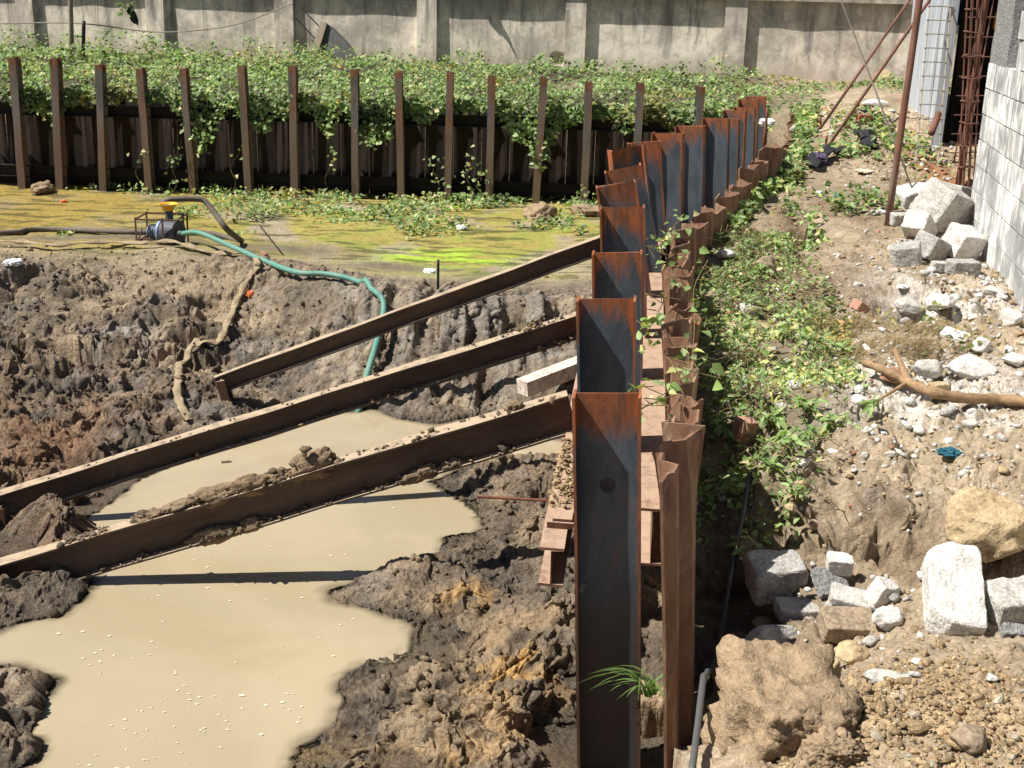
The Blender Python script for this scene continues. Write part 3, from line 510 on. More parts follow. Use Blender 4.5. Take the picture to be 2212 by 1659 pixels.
# ------------------------------------------------------------------ steel sections
def beam_mesh(name, L, H, b, tw, tf, seg=14, wob=0.0, hole=None, seed=0, taper=0.0):
    h, w = H / 2, b / 2; r = 0.004
    prof = [(-h, -w), (-h + tf, -w), (-h + tf, -tw / 2), (h - tf, -tw / 2), (h - tf, -w), (h, -w), (h, w), (h - tf, w), (h - tf, tw / 2), (-h + tf, tw / 2), (-h + tf, w), (-h, w)]
    rg = np.random.default_rng(seed); v = []; f = []
    zs = [L * i / seg for i in range(seg + 1)]
    if hole: zs = sorted([z for z in zs if abs(z - hole[0]) > 0.06] + [hole[0] - 0.05, hole[0] + 0.05])
    ph = rg.random(6) * 6.28
    for zi, z in enumerate(zs):
        for k, (px, py) in enumerate(prof):
            j = wob * (math.sin(z * 5 + ph[0] + py * 20) + math.sin(z * 11 + ph[1] + px * 8) * 0.5)
            dz = rg.normal() * wob * 1.2 if zi == 0 else 0
            v.append((px + (j if abs(py) > tw else 0) * 0.6, py + j, z + dz))
    n = 12
    for i in range(len(zs) - 1):
        for k in range(n):
            if hole and abs(zs[i] - (hole[0] - 0.05)) < 1e-6 and k in (2, 8): continue
            f.append((i * n + k, i * n + (k + 1) % n, (i + 1) * n + (k + 1) % n, (i + 1) * n + k))
    caps = [(0, 1, 10, 11), (1, 2, 9, 10), (2, 3, 8, 9), (3, 4, 7, 8), (4, 5, 6, 7)]
    for q in caps: f.append(q[::-1]); f.append(tuple((len(zs) - 1) * n + k for k in q))
    if hole:                                                      # square of web with a round opening
        zc, xc, R = hole; ns = 24; x0, x1, z0, z1 = -h + tf, h - tf, zc - 0.05, zc + 0.05
        base = len(v)
        for yy in (-tw / 2, tw / 2):
            for k in range(ns):
                a = 2 * math.pi * k / ns; ca, sa = math.cos(a), math.sin(a)
                sc = min((x1 - xc) / ca if ca > 1e-6 else (x0 - xc) / ca if ca < -1e-6 else 9, 0.05 / abs(sa) if abs(sa) > 1e-6 else 9)
                v.append((xc + ca * R, yy, zc + sa * R)); v.append((min(max(xc + ca * sc, x0), x1), yy, zc + sa * sc))
        for s in (0, 1):
            for k in range(ns):
                a0 = base + s * 2 * ns + 2 * k; a1 = base + s * 2 * ns + 2 * ((k + 1) % ns); q = (a0, a0 + 1, a1 + 1, a1); f.append(q if s == 0 else q[::-1])
        # corners of the square
        for s in (0, 1):
            yy = (-tw / 2, tw / 2)[s]
            ring = [base + s * 2 * ns + 2 * k + 1 for k in range(ns)]
            for cxn, czn in ((x1, z1), (x0, z1), (x0, z0), (x1, z0)):
                dd = sorted(ring, key=lambda q: (v[q][0] - cxn) ** 2 + (v[q][2] - czn) ** 2)
                on_x = [q for q in ring if abs(v[q][0] - cxn) < 1e-5]; on_z = [q for q in ring if abs(v[q][2] - czn) < 1e-5]
                if on_x and on_z:
                    a = min(on_x, key=lambda q: abs(v[q][2] - czn)); b_ = min(on_z, key=lambda q: abs(v[q][0] - cxn))
                    if a != b_: v.append((cxn, yy, czn)); f.append((a, len(v) - 1, b_))
        for k in range(ns): f.append((base + 2 * k, base + 2 * ((k + 1) % ns), base + 2 * ns + 2 * ((k + 1) % ns), base + 2 * ns + 2 * k))
    return mesh_np(name, v, f)
def beam(name, A, B, xdir, H, b, tw=0.008, tf=0.012, mat=None, parent=None, wob=0.0, hole=None, seg=14, seed=0):
    A, B = Vector(A), Vector(B); z = (B - A).normalized(); x = Vector(xdir); x = (x - z * x.dot(z)).normalized(); y = z.cross(x)
    o = link(name, beam_mesh(name, (B - A).length, H, b, tw, tf, seg, wob, hole, seed), mat, None)
    o.matrix_world = Matrix.Translation(A) @ Matrix((x, y, z)).transposed().to_4x4()
    if parent is not None:
        o.parent = parent; o.matrix_parent_inverse = Matrix.Identity(4); o.matrix_basis = parent.matrix_world.inverted() @ o.matrix_world if False else Matrix.Translation(-parent.location) @ o.matrix_world
    return o
where = ['front pile in the row, with a round hole through its web', 'second pile back in the row, behind the one with the holed web', 'third pile back in the row, behind the lowest strut connection', 'fourth pile back in the row, with two pale drips on its web',
  'fifth pile back in the row, short orange topped and leaning', 'sixth pile back in the row, its top flush behind an orange topped pile', 'twisted pile with its bright orange left flange turned to the pit', 'leaning slate blue pile beside the broken end of the inner waler',
  'blue grey pile with the triangular shadow on its web, beyond the leaning one', 'blue grey pile with white streaks running down its web', 'tall pile with a dark shadow band beside its rusty web', 'narrow blue pile half hidden beside the tall shaded one',
  'far rusty pile before the row turns to the back corner', 'far narrow pile just behind the orange rimmed one', 'far pile with a bright orange patch at its top', 'last pile of the row, close to the back corner']
for k, (p, T, Bt) in enumerate(zip(PILES, ptop, pbot)):
    ax = (Bt - T).normalized(); L = (-1.75 - T.z) / ax.z if k < 8 else (-1.3 - T.z) / ax.z
    a = math.radians(p[5]); 
    o = beam('steel_pile', T, T + ax * L, (math.cos(a), math.sin(a), 0), 0.25, 0.125, 0.007, 0.011, M['pile'], None, 0.0016, (0.36, 0.0, 0.031) if k == 0 else None, 22, k)
    tag(o, where[k], 'steel pile', 'H section piles along the edge of the pit')

# back row of piles
bwhere = ['leftmost of the back row', 'second from the left in the back row', 'third from the left, straight above the clear algae water', 'fourth from the left, leaning right at its foot', 'fifth from the left, half grown over by vines, above the pump', 'sixth from the left, right of the pump hose arch', 'seventh from the left, below the bare patch of soil',
  'eighth from the left, the dark upright one', 'ninth from the left, between two thick vine curtains', 'tenth from the left, by the hanging vine', 'eleventh from the left, behind the white rag', 'twelfth from the left, leaning left at its foot', 'thirteenth from the left, on the soil heap', 'fourteenth from the left, cut off by the near row', 'last of the back row, nearest the corner']
for k, (u0, v0, u1, v1, wd_) in enumerate(BACK):
    yb = float(backy((u0 - CX) / F * 18)); T = PY(u0, v0, yb); Bt = PY(u1, v1, yb + 0.02); ax = (Bt - T).normalized(); L = (-1.1 - T.z) / ax.z
    # web runs front to back: flange faces the pit
    o = beam('steel_pile', T + Vector((0, 0.1, 0)), T + Vector((0, 0.1, 0)) + ax * L, (0, 1, 0), 0.2, 0.1 * wd_ / 15, 0.007, 0.01, M['backpile'], None, 0.002, None, 16, 40 + k)
    tag(o, 'rusty soldier pile, ' + bwhere[k], 'steel pile', 'soldier piles along the back of the pit')

# struts
def strut(name, a, b, ext, H, br, label, seed):
    A, B = Vector(a), Vector(b); d = (A - B).normalized(); A2 = A + d * ext
    n = Vector((0, 0, 1)); o = beam(name, B, A2, n, H, br, 0.008, 0.011, M['strut'], None, 0.003, None, 30, seed); return tag(o, label, 'steel strut', 'raking struts over the pond')
S3r, S3l = W(1236, 888, 6.35), W(0, 1256, 6.35)
S2r, S2l = W(1262, 699, 7.6), W(-40, 1105, 7.0)
S1r, S1l = W(1335, 516, 9.1), W(470, 831, 9.0)
st3 = strut('raking_strut', S3l, S3r, 2.2, 0.205, 0.105, 'thick rusty strut nearest the camera, caked with clods of mud', 1)
st2 = strut('raking_strut', S2l, S2r, 0.1, 0.15, 0.085, 'middle rusty strut, running over the upper edge of the pond', 2)
st1 = strut('raking_strut', S1l, S1r, 0.0, 0.13, 0.075, 'thin far strut with a round hole near its propped lower end', 3)
# prop posts at the feet of the two far struts
tp = W(470, 818, 8.96); bt = PY(497, 915, tp.y)
tag(beam('strut_post', tp + Vector((0.03, 0, 0)), bt + Vector((0.03, 0, 0)) + (bt - tp) * 0.7, (0, 1, 0), 0.11, 0.06, 0.007, 0.01, M['strut'], None, 0.001, None, 10, 9), 'short leaning steel post propping the far strut above the mud', 'steel post')
tp = W(4, 1092, 6.98); tag(beam('strut_post', tp, tp + Vector((0.01, 0, -0.55)), (0, 1, 0), 0.11, 0.06, 0.007, 0.01, M['strut'], None, 0.001, None, 10, 10), 'steel post under the middle strut at the left edge of the pit', 'steel post')

# walers
wn = W(1415, 1098, 4.86); wf = W(1408, 475, 10.3)
d_ = (wf - wn).normalized(); tag(beam('waler_beam', wn - Vector((0, 0, 0.125)), wf - Vector((0, 0, 0.125)), (0, 0, 1), 0.25, 0.13, 0.008, 0.012, M['waler'], None, 0.0015, None, 26, 21), 'long rusty waler beam lying between the front piles and the sheet piling', 'waler beam')
n0, n1_ = W(1190, 1226, 5.3), W(1262, 905, 7.3); n1_ = n1_ + (n1_ - n0) * 0.4; n1_.z = n0.z + 0.22
tag(beam('waler_beam', n0, n1_, (0, 0, 1), 0.185, 0.108, 0.008, 0.012, M['waler'], None, 0.0015, None, 16, 22), 'rusty waler beam with a cut end standing out beside the front pile on the pit side', 'waler beam')
d_ = (n1_ - n0).normalized(); q0 = n0 + d_ * 0.17 + Vector((0.02, 0, 0.0925 + 0.014)); sd_ = d_.cross(Vector((0, 0, 1))).normalized()
pb = MB(); up_ = sd_.cross(d_)
Mx = Matrix.Translation(q0) @ Matrix((sd_, d_, up_)).transposed().to_4x4(); pb.box((-0.058, 0, -0.012), (0.058, 2.2, 0.016), Mx)
tag(pb.build('cover_plate', M['waler']), 'flat rusty plate lying along the pit side waler, dusted with soil', 'steel plate')
pb = MB(); pb.box((-0.035, 0.01, 0.018), (0.05, 0.10, 0.030), Mx); tag(pb.build('steel_offcut', M['waler']), 'small square steel offcut lying on the end of the cover plate', 'steel plate')
# back walers
def along_back(name, x0, x1, z0, z1, h, dep, mat, label, off=0.21):
    A = Vector((x0, float(backy(x0)) + off, z0)); B = Vector((x1, float(backy(x1)) + off, z1)); return tag(beam(name, A, B, (0, 0, 1), h, dep, 0.008, 0.012, mat, None, 0.002, None, 24, 31), label, 'waler beam')
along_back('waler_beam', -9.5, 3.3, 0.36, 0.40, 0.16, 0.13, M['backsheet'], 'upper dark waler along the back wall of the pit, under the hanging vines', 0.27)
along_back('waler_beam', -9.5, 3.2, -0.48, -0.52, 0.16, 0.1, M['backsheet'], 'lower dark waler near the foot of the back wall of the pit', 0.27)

# sheet piles
def u_sheet(name, A, tang, off, width, top, bot, depth, mat, seed, bend=0.03, slant=0.0):
    rg = np.random.default_rng(seed); t = Vector(tang).normalized(); n = Vector((t.y, -t.x, 0))    # n points away from the pit
    w = width; pr = [(0, 0.0), (0.10, 0.0), (0.16, 0.06), (0.30, 0.92), (0.36, 1), (0.64, 1), (0.70, 0.92), (0.84, 0.06), (0.90, 0), (1.0, 0)]
    nz = 9; th = 0.011; v = []; f = []; prof = []
    q = rg.normal(size=(len(pr),)) * 0.010; q2 = np.convolve(rg.normal(size=len(pr) + 2), [.25, .5, .25], 'valid') * 0.02; dent = rg.random() < .3; lean = rg.normal() * bend
    for side in (0, 1):
        for i in range(nz):
            fz = (i / (nz - 1)) ** 1.7; 
            for k, (s, o) in enumerate(pr):
                k_top = (1 - fz) ** 4
                z = top + (bot - top) * fz + (q[k] * 1.6 * (1 - fz) if i == 0 else 0)
                # outward normal of the profile
                s0, o0 = pr[max(k - 1, 0)]; s1, o1 = pr[min(k + 1, len(pr) - 1)]; tx, ty = (s1 - s0) * w, (o1 - o0) * depth; L = math.hypot(tx, ty); nx, ny = -ty / L, tx / L
                ss = s * w + side * nx * th; oo = o * depth + side * ny * th + q[k] * 1.1 * k_top + q2[k] * max(0, 1 - fz * 5) ** 2 * (2.2 if dent else 1) + lean * k_top * 0.6 - slant * (z - top)
                p = A + t * ss + n * oo; v.append((p.x, p.y, z))
    m = len(pr); half = nz * m
    for i in range(nz - 1):
        for k in range(m - 1):
            a = i * m + k; f.append((a, a + 1, a + m + 1, a + m)); a += half; f.append((a, a + m, a + m + 1, a + 1))
    for k in range(m - 1): f.append((k, k + half, k + 1 + half, k + 1))
    for i in range(nz - 1): f.append((i * m, i * m + m, i * m + m + half, i * m + half)); e = i * m + m - 1; f.append((e, e + half, e + m + half, e + m))
    vv = np.array(v); org = np.array([A.x, A.y, top]); me = mesh_np(name, vv - org, f); 
    # object z runs downward for the rust pattern
    o = link(name, me, mat); o.location = org; return o
cnt_ = {}; short = ['front holed pile', 'second pile of the row', 'third pile of the row', 'pile with two pale drips', 'short orange topped leaning pile', 'sixth pile of the row', 'twisted orange flanged pile', 'leaning slate blue pile', 'pile with the triangular shadow', 'pile with white streaks', 'tall pile with a shadow band', 'narrow half hidden blue pile', 'far rusty pile before the turn', 'far narrow pile', 'far orange patched pile', 'last pile of the row']
yy = 4.10; k = 0; words = ['narrow front sheet pile nearest the camera, beside the waler end', 'wide rusty sheet pile directly behind the narrow front one']
tops_ctl = ([3.9, 4.35, 4.7, 5.2, 6, 7, 8, 9, 10, 11, 12, 13, 14, 17], [.44, .44, .45, .42, .40, .42, .45, .48, .50, .62, .70, .60, .58, .62])
while yy < 17.0:
    w_ = 0.16 if k == 0 else 0.3 if yy < 8 else 0.42; x0 = float(sheetx(yy)) - 0.075; x1 = float(sheetx(yy + w_)) - 0.075; A = Vector((x0, yy, 0)); tg = Vector((x1 - x0, w_, 0)); ln = tg.length
    tz = float(np.interp(yy, *tops_ctl)) + RNG.normal() * 0.035
    if k == 0: tz = 0.40
    o = u_sheet('sheet_pile', A, tg, 0, ln * 0.985, tz, -1.7, 0.042 if k == 0 else 0.098 if k < 5 else 0.12, M['sheet'], 100 + k, 0.02, float(np.interp(yy, [4, 7, 10], [0.065, 0.05, 0.0])))
    ctr = Vector((x0, yy + w_ / 2)); kn = int(np.argmin(np.abs(row_y - yy - w_ / 2 + 0.1))); key = kn; cnt_[key] = cnt_.get(key, 0) + 1
    lab = words[k] if k < len(words) else ('rusty sheet pile right of the ' + short[kn] + ('', ', the next one farther', ', the third one farther', ', the fourth one farther')[cnt_[key] - 1])
    tag(o, lab, 'sheet pile', 'sheet piles behind the near row of piles')
    yy += w_ * (1 if True else 0); k += 1
xx = -9.6; k = 0; first = None
while xx < 3.3:
    tz = 0.50 + RNG.normal() * 0.03
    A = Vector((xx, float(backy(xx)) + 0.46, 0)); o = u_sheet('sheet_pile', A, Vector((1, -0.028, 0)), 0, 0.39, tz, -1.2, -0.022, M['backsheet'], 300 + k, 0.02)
    tag(o, 'dark shaded sheet pile in the back wall of the pit, behind the soldier piles', 'sheet pile', 'sheet piles of the back wall of the pit'); xx += 0.395; k += 1

# ------------------------------------------------------------------ back concrete wall
wl, wr = W(0, 106, 26.5), W(1960, 170, 22.2); wdir = (wr - wl); wdir.z = 0; wdir.normalize(); wnorm = Vector((wdir.y, -wdir.x, 0))
zb = 0.62; wo = wl.copy(); wo.z = zb
def wall_s(u, v):                                                  # distance along the wall of a photo point
    r = ray(u, v); t = (wo - CAM).dot(wnorm) / r.dot(wnorm); p = CAM + r * t; return (p - wo).dot(wdir), p.z - zb
wall = empty('concrete_wall', wo, 'long stained plaster boundary wall with pilasters behind the vines', 'wall'); wall.rotation_euler = (0, 0, math.atan2(wdir.y, wdir.x))
s_end, _ = wall_s(2060, 170); _, cz1 = wall_s(1800, 5); WH = 1.42
s_end = max(s_end, 19.0); print('wall end', s_end, 'coping z', cz1, wall_s(1000, -14))
CZ = cz1
# wall face with broken openings
def wall_face():
    nxw = int((s_end + 8) / 0.05); xs = np.linspace(-8, s_end + 0.2, nxw); zs = np.linspace(-0.6, CZ, 44); Xg, Zg = np.meshgrid(xs, zs); p = np.stack([Xg.ravel(), Zg.ravel(), np.zeros(Xg.size)], 1)
    d = -0.012 * fbm(p * 1.1, 4) 
    for (u, v, r) in ((906, 140, 0.13), (1206, 128, 0.14)):
        s0, z0 = wall_s(u, v); rr = np.hypot((Xg.ravel() - s0) * 1.0, (Zg.ravel() - z0) * 1.1) + 0.05 * perlin(p * 9); d = d + 0.16 * sstep(r, r * 0.55, rr)
    v = np.stack([Xg.ravel(), d, Zg.ravel()], 1); me = mesh_np('wall_panel', v, grid_faces(len(zs), nxw), True); o = link('wall_panel', me, M['wall'], wall)
    return o
wall_face()
bk = MB(); bk.box((-8, 0.19, -0.6), (s_end + 0.2, 0.24, CZ)); bk.build('wall_backing', M['wall'], wall)
for (uc, v) in ((62, 60), (341, 50), (618, 60), (925, 80), (1244, 85), (1587, 90)):
    s0, _ = wall_s(uc, v); pm = MB(); pm.box((s0 - 0.2, -0.105, -0.6), (s0 + 0.2, 0.02, CZ)); pm.build('pilaster', M['wall'], wall)
for s0 in (-3.2, -6.0): MB().box((s0 - 0.2, -0.105, -0.6), (s0 + 0.2, 0.02, CZ)).build('pilaster', M['wall'], wall)
MB().box((-8, -0.145, CZ), (s_end + 0.2, 0.26, CZ + 0.22)).build('coping', M['wall'], wall)

# ------------------------------------------------------------------ block wall on the right
c0 = on_bank(2088, 492); c1_ = on_bank(2330, 865); bdir = Vector((c1_.x - c0.x, c1_.y - c0.y, 0)); blen = bdir.length + 3; bdir.normalize()
print('block wall', c0, c1_)
bw = empty('block_wall', Vector((c0.x, c0.y, c0.z - 0.08)), 'grey concrete block wall smeared with white mortar beside the rubble', 'wall'); bw.rotation_euler = (0, 0, math.atan2(bdir.y, bdir.x))
nrm = Vector((bdir.y, -bdir.x, 0)); 
if nrm.dot(CAM - c0) < 0: side_ = 1
else: side_ = -1
bh, bl, jt = 0.19, 0.39, 0.012
fv = []; ff = []; fcol = []
def blk(x0, x1, z0, z1, y0, y1, col):
    n = len(fv); b_ = 0.006
    for (xx_, yy_, zz_) in ((x0, y1, z0), (x1, y1, z0), (x1, y1, z1), (x0, y1, z1), (x0, y0, z0), (x1, y0, z0), (x1, y0, z1), (x0, y0, z1), ): fv.append((xx_, yy_, zz_)); fcol.append(col)
    ff.extend([[n + q for q in t] for t in ((0, 1, 2, 3), (4, 7, 6, 5), (0, 4, 5, 1), (1, 5, 6, 2), (2, 6, 7, 3), (3, 7, 4, 0))])
rb = random.Random(5)
# local x along wall towards the camera, local y: the visible face
ys_f = 0.0; fs = -side_
split = 1.17
for r in range(-1, 17):
    xoff = -0.2 if r % 2 else 0
    xq = 0.0; first_ = True
    while xq < blen:
        ln_ = (bl / 2 if (first_ and r % 2) else bl); first_ = False; xe = min(xq + ln_, blen); z0 = r * (bh + jt); z1 = z0 + bh
        topz = 1.42 if xq < split else 1.74
        if z0 < topz - 0.05:
            o_ = rb.uniform(-0.003, 0.003); cc = rb.uniform(0.82, 1.15); blk(xq + (0.0 if xq == 0 else jt / 2), xe - jt / 2, z0, z1, -0.14, -0.0 + o_, (cc, cc, cc))
        xq = xe
bme = mesh_np('blockwork', np.array(fv), ff, False, np.array(fcol)); 
for v in bme.vertices: v.co.y *= fs * -1 if False else 1
bwk = link('blockwork', bme, M['block'], bw)
mo = MB(); mo.box((0.004, -0.13, -0.3), (split, -0.012, 1.40)); mo.box((split, -0.13, -0.3), (blen, -0.012, 1.7))
mme = mo.mesh('mortar'); ca = mme.color_attributes.new('Col', 'FLOAT_COLOR', 'POINT'); ca.data.foreach_set('color', np.ones(len(mme.vertices) * 4, np.float32)); link('mortar', mme, M['block'], bw)
# the visible face is on local +y or -y: mirror if needed
ly = Vector((-bdir.y, bdir.x, 0))
if ly.dot(CAM - Vector((c0.x, c0.y, 2))) < 0: bw.scale = (1, -1, 1)
colm = empty('cement_column', Vector(c0) + bdir * 0.10 + Vector((0, 0, 1.32)), 'raw grey cement column stub standing on the low end of the block wall', 'column'); colm.rotation_euler = bw.rotation_euler; colm.scale = bw.scale
cb = bmesh.new(); bmesh.ops.create_cube(cb, size=1); bmesh.ops.subdivide_edges(cb, edges=cb.edges[:], cuts=9, use_grid_fill=True)
for v in cb.verts:
    v.co = Vector((0.30 + v.co.x * 0.8, -0.075 + v.co.y * 0.14, 0.7 + v.co.z * 1.4))
pa = np.array([v.co[:] for v in cb.verts]); dn = fbm(pa * 9, 3) * 0.009
for v, q in zip(cb.verts, dn): v.co.y += q; v.co.x += q * 0.7
me = bpy.data.meshes.new('shaft'); cb.to_mesh(me); cb.free(); link('shaft', me, M['plaster'], colm)

# ------------------------------------------------------------------ zinc fence, dark gap, machine
fa = on_bank(1948, 204); fb = Vector(on_bank(2022, 318)); fdir = Vector((fb.x - fa.x, fb.y - fa.y, 0)); flen = fdir.length; fdir.normalize(); print('fence', fa, fb)
fe = empty('zinc_fence', Vector((fa.x, fa.y, 0)), 'fence of upright corrugated zinc sheets at the edge of the plot', 'fence'); fe.rotation_euler = (0, 0, math.atan2(fdir.y, fdir.x))
npan = 7; pw = flen / npan
for k in range(npan):
    v = []; f = []; n = 26; zbz = bank_z(fa.x + fdir.x * (k + .5) * pw, fa.y + fdir.y * (k + .5) * pw) - (0.0 if k < npan - 1 else 0.12)
    rk = random.Random(k); tilt = rk.uniform(-0.04, 0.04); of = (k % 2) * 0.02
    for zi in range(5):
        for j in range(n):
            s = j / (n - 1); z = zbz - 0.02 + zi / 4 * (4.2 - zbz); rib = 0.022 * max(0, math.cos(s * 2 * math.pi * 3)) ** 3 + 0.01 * math.sin(zi * 1.7 + k)
            v.append((k * pw + s * pw * 1.05 - 0.01 + tilt * (zi / 4), of + rib, z))
    for zi in range(4):
        for j in range(n - 1): a = zi * n + j; f.append((a, a + 1, a + n + 1, a + n))
    me = mesh_np('zinc_panel', v, f, False); po = link('zinc_panel', me, M['zinc'], fe); md = po.modifiers.new('thick', 'SOLIDIFY'); md.thickness = 0.004
MB().box((flen - 0.02, -0.06, fb.z - 0.1), (flen + 0.05, 0.05, 4.2)).build('post', M['zinc'], fe)
gt = MB(); q0 = Vector((fb.x + 0.10, fb.y + 0.05, 0)); q1 = Vector((fb.x + 2.6, fb.y + 2.2, 0))
gt.add([(q0.x, q0.y, 0), (q1.x, q1.y, 0), (q1.x, q1.y, 5), (q0.x, q0.y, 5), (q0.x + .03, q0.y - .02, 0), (q1.x + .03, q1.y - .02, 0), (q1.x + .03, q1.y - .02, 5), (q0.x + .03, q0.y - .02, 5)], [(0, 1, 2, 3), (7, 6, 5, 4), (0, 4, 5, 1), (3, 2, 6, 7), (0, 3, 7, 4), (1, 5, 6, 2)])
tag(gt.build('tarpaulin', M['tarp']), 'black sheet hung across the dark gap beside the zinc fence', 'tarpaulin')  # the gap is only in shade; this black panel is added to darken it
tb = MB(); a_, b_ = W(2072, 0, 14.6), W(2088, 55, 14.6); tb.box((a_.x, a_.y - 0.02, b_.z), (b_.x + 0.06, a_.y, b_.z + 1.2)); tag(tb.build('teal_sheet', M['teal']), 'turquoise sheet glimpsed at the top of the dark gap', 'plastic sheet')
mq = empty('rebar_mesh', W(2062, 330, 13.4), 'rusty rebar grid standing in the dark gap behind the column cage', 'rebar mesh')
for k in range(4): MB().tube([(k * .12, 0, -.3), (k * .12 + .1, 0, 2.2)], .008, 5).build('bar', M['rebar'], mq)
for k in range(11): MB().tube([(-.06, -.01, .2 * k), (.5, -.01, .2 * k + .02)], .006, 5).build('crossbar', M['rebar'], mq)
# rebar column cage in the gap, lattice ladder against the zinc
def cage(name, foot, H, w, dd, ntie, lean, mat, label, cat, nb=4):
    e = empty(name, foot, label, cat); ang = 0.25
    cs = [(-w / 2, -dd / 2), (w / 2, -dd / 2), (w / 2, dd / 2), (-w / 2, dd / 2)][:nb] if nb == 4 else [(-w / 2, 0), (w / 2, 0)]
    if nb == 6: cs = [(-w / 2, -dd / 2), (0, -dd / 2), (w / 2, -dd / 2), (w / 2, dd / 2), (0, dd / 2), (-w / 2, dd / 2)]
    for (cx_, cy_) in cs: MB().tube([(cx_, cy_, 0), (cx_ + lean[0] * H, cy_ + lean[1] * H, H)], 0.008, 6).build('bar', mat, e)
    for t in range(ntie):
        z = (t + 0.6) / ntie * H; ox, oy = lean[0] * z, lean[1] * z; ex = 0.022
        if nb == 2: MB().tube([(-w / 2 - ex + ox, oy - 0.01, z), (w / 2 + ex + ox, oy - 0.01, z)], 0.007, 5).build('stirrup', mat, e)
        else:
            c = [(-w / 2 - .012, -dd / 2 - .012), (w / 2 + .012, -dd / 2 - .012), (w / 2 + .012, dd / 2 + .012), (-w / 2 - .012, dd / 2 + .012), (-w / 2 - .012, -dd / 2 - .012)]
            MB().tube([(a + ox, b + oy, z + rb.uniform(-.01, .01)) for a, b in c], 0.007, 5).build('stirrup', mat, e)
    return e
fc = W(2088, 412, 11.6); cage('rebar_cage', Vector((fc.x, fc.y, fc.z - 0.1)), 2.6, 0.10, 0.12, 13, (-0.085, 0), M['rebar'], 'rusty upright rebar column cage in the dark gap by the block wall', 'rebar cage', 6)
la = W(1998, 400, 13.2); lb = W(2032, 0, 13.6); cage('rebar_ladder', la, 2.6, 0.235, 0.1, 18, ((lb.x - la.x) / (lb.z - la.z), (lb.y - la.y) / (lb.z - la.z)), M['greybar'], 'narrow ladder of tied rebar leaning against the zinc fence', 'rebar ladder', 2)
# yellow machine glimpsed behind
mp = W(2236, 60, 13.0); mc = empty('yellow_machine', Vector((mp.x, mp.y, 0.6)), 'yellow and black machine glimpsed beyond the cement column', 'machine')
zt = W(2200, 40, 13.0).z - 0.6; MB().box((-0.15, 0, zt - 0.12), (1.2, 0.8, zt + 0.05)).build('hood', M['machine'], mc); MB().box((-0.12, 0.05, zt - 0.62), (1.2, 0.8, zt - 0.22)).build('body_panel', M['machine'], mc); MB().box((-0.1, 0.08, 0), (1.2, 0.75, zt + 0.5)).build('chassis', M['black'], mc)
# poles
def rod(name, a, b, r, mat, label, cat, ext=0.0, n=8, sink=0.1, group=None):
    a, b = Vector(a), Vector(b); d = (b - a).normalized(); A = a + d * ext; o = MB().tube([(0, 0, 0)] + [(0, 0, (a + d * ext - b).length * t + (sink if t == 1 else 0)) for t in (0.25, 0.5, 0.75, 1)], r, n).build(name, mat, None, True)
    z = (b - A).normalized(); x = z.orthogonal().normalized(); o.matrix_world = Matrix.Translation(A) @ Matrix((x, z.cross(x), z)).transposed().to_4x4(); return tag(o, label, cat, group)
pf = on_bank(1917, 488); rod('steel_pole', PY(1987, -5, pf.y + 0.15), pf, 0.030, M['rustpole'], 'speckled rusty scaffold pole standing beside the broken blocks', 'pole', -1.0 * 0 - 0.8)
pf = on_bank(2069, 405); rod('steel_pole', PY(2131, -5, pf.y - 0.3), pf, 0.030, M['rustpole'], 'brown rusty pole rising at the corner of the block wall', 'pole', -0.8)
for (u0, v0, u1, v1, dd, lab) in ((1903, 0, 1780, 157, 4.5, 'thin far slanting rebar brace ending in the vines'), (1965, 0, 1769, 282, 0.4, 'middle slanting rebar brace staked at the mound'), (2008, 0, 1783, 324, 0.2, 'nearest slanting rebar brace staked above the tyre strip')):
    f_ = on_bank(u1, v1); rod('rebar_brace', PY(u0, v0, f_.y + 0.3), f_, 0.018 if v1 > 200 else 0.017, M['rebar'], lab, 'rebar brace', -0.9, 8, 0.1, 'slanting rebar braces')
f_ = on_bank(1987, 452); rod('rebar_rod', PY(1818, 3, f_.y + 0.2), f_, 0.008, M['greybar'], 'thin bent rebar rod crossing in front of the slanting braces', 'rebar rod', -0.6)
f_ = on_bank(1913, 166); rod('wooden_pole', PY(1929, -5, f_.y), f_, 0.045, M['greywood'], 'pale weathered wooden pole in front of the back wall', 'pole', -0.8)
for (u, v, h_) in ((1770, 280, 0.14), (1783, 322, 0.14), (1652, 300, 0.35)): f_ = on_bank(u, v); rod('stake', f_ + Vector((0.0, 0, h_)), f_, 0.016, M['rebar'], {1770: 'rusty stake at the foot of the middle brace', 1783: 'rusty stake at the foot of the nearest brace', 1652: 'rusty stake beside the far end of the sheet piling'}[u], 'stake')
f_ = W(2012, 287, 12.0); rod('pipe_offcut', W(2027, 247, 12.4), f_, 0.034, M['rustpole'], 'short grey pipe sticking out from the zinc fence end', 'pipe', 0, 12, 0.0)
# left things at the back wall
f_ = PY(155, 100, 23.8); rod('wooden_pole', PY(152, -5, 23.8), f_, 0.045, M['greywood'], 'weathered pole standing before the wall above the back row', 'pole', -0.6, 8, 0.5)
f_ = PY(180, 98, 23.0); rod('wooden_stake', PY(181, 45, 23.0), f_, 0.035, M['black'], 'short dark stake standing in the vines before the wall', 'stake', 0, 8, 0.5)
tag(MB().tube(spline([PY(-60, 52, 24.2), PY(160, 50, 23.9), PY(320, 68, 24), PY(420, 66, 24), PY(520, 50, 24), PY(630, 8, 24)], 8), 0.012, 5).build('rope', M['greybar']), 'pale sagging rope strung along the back wall', 'rope')
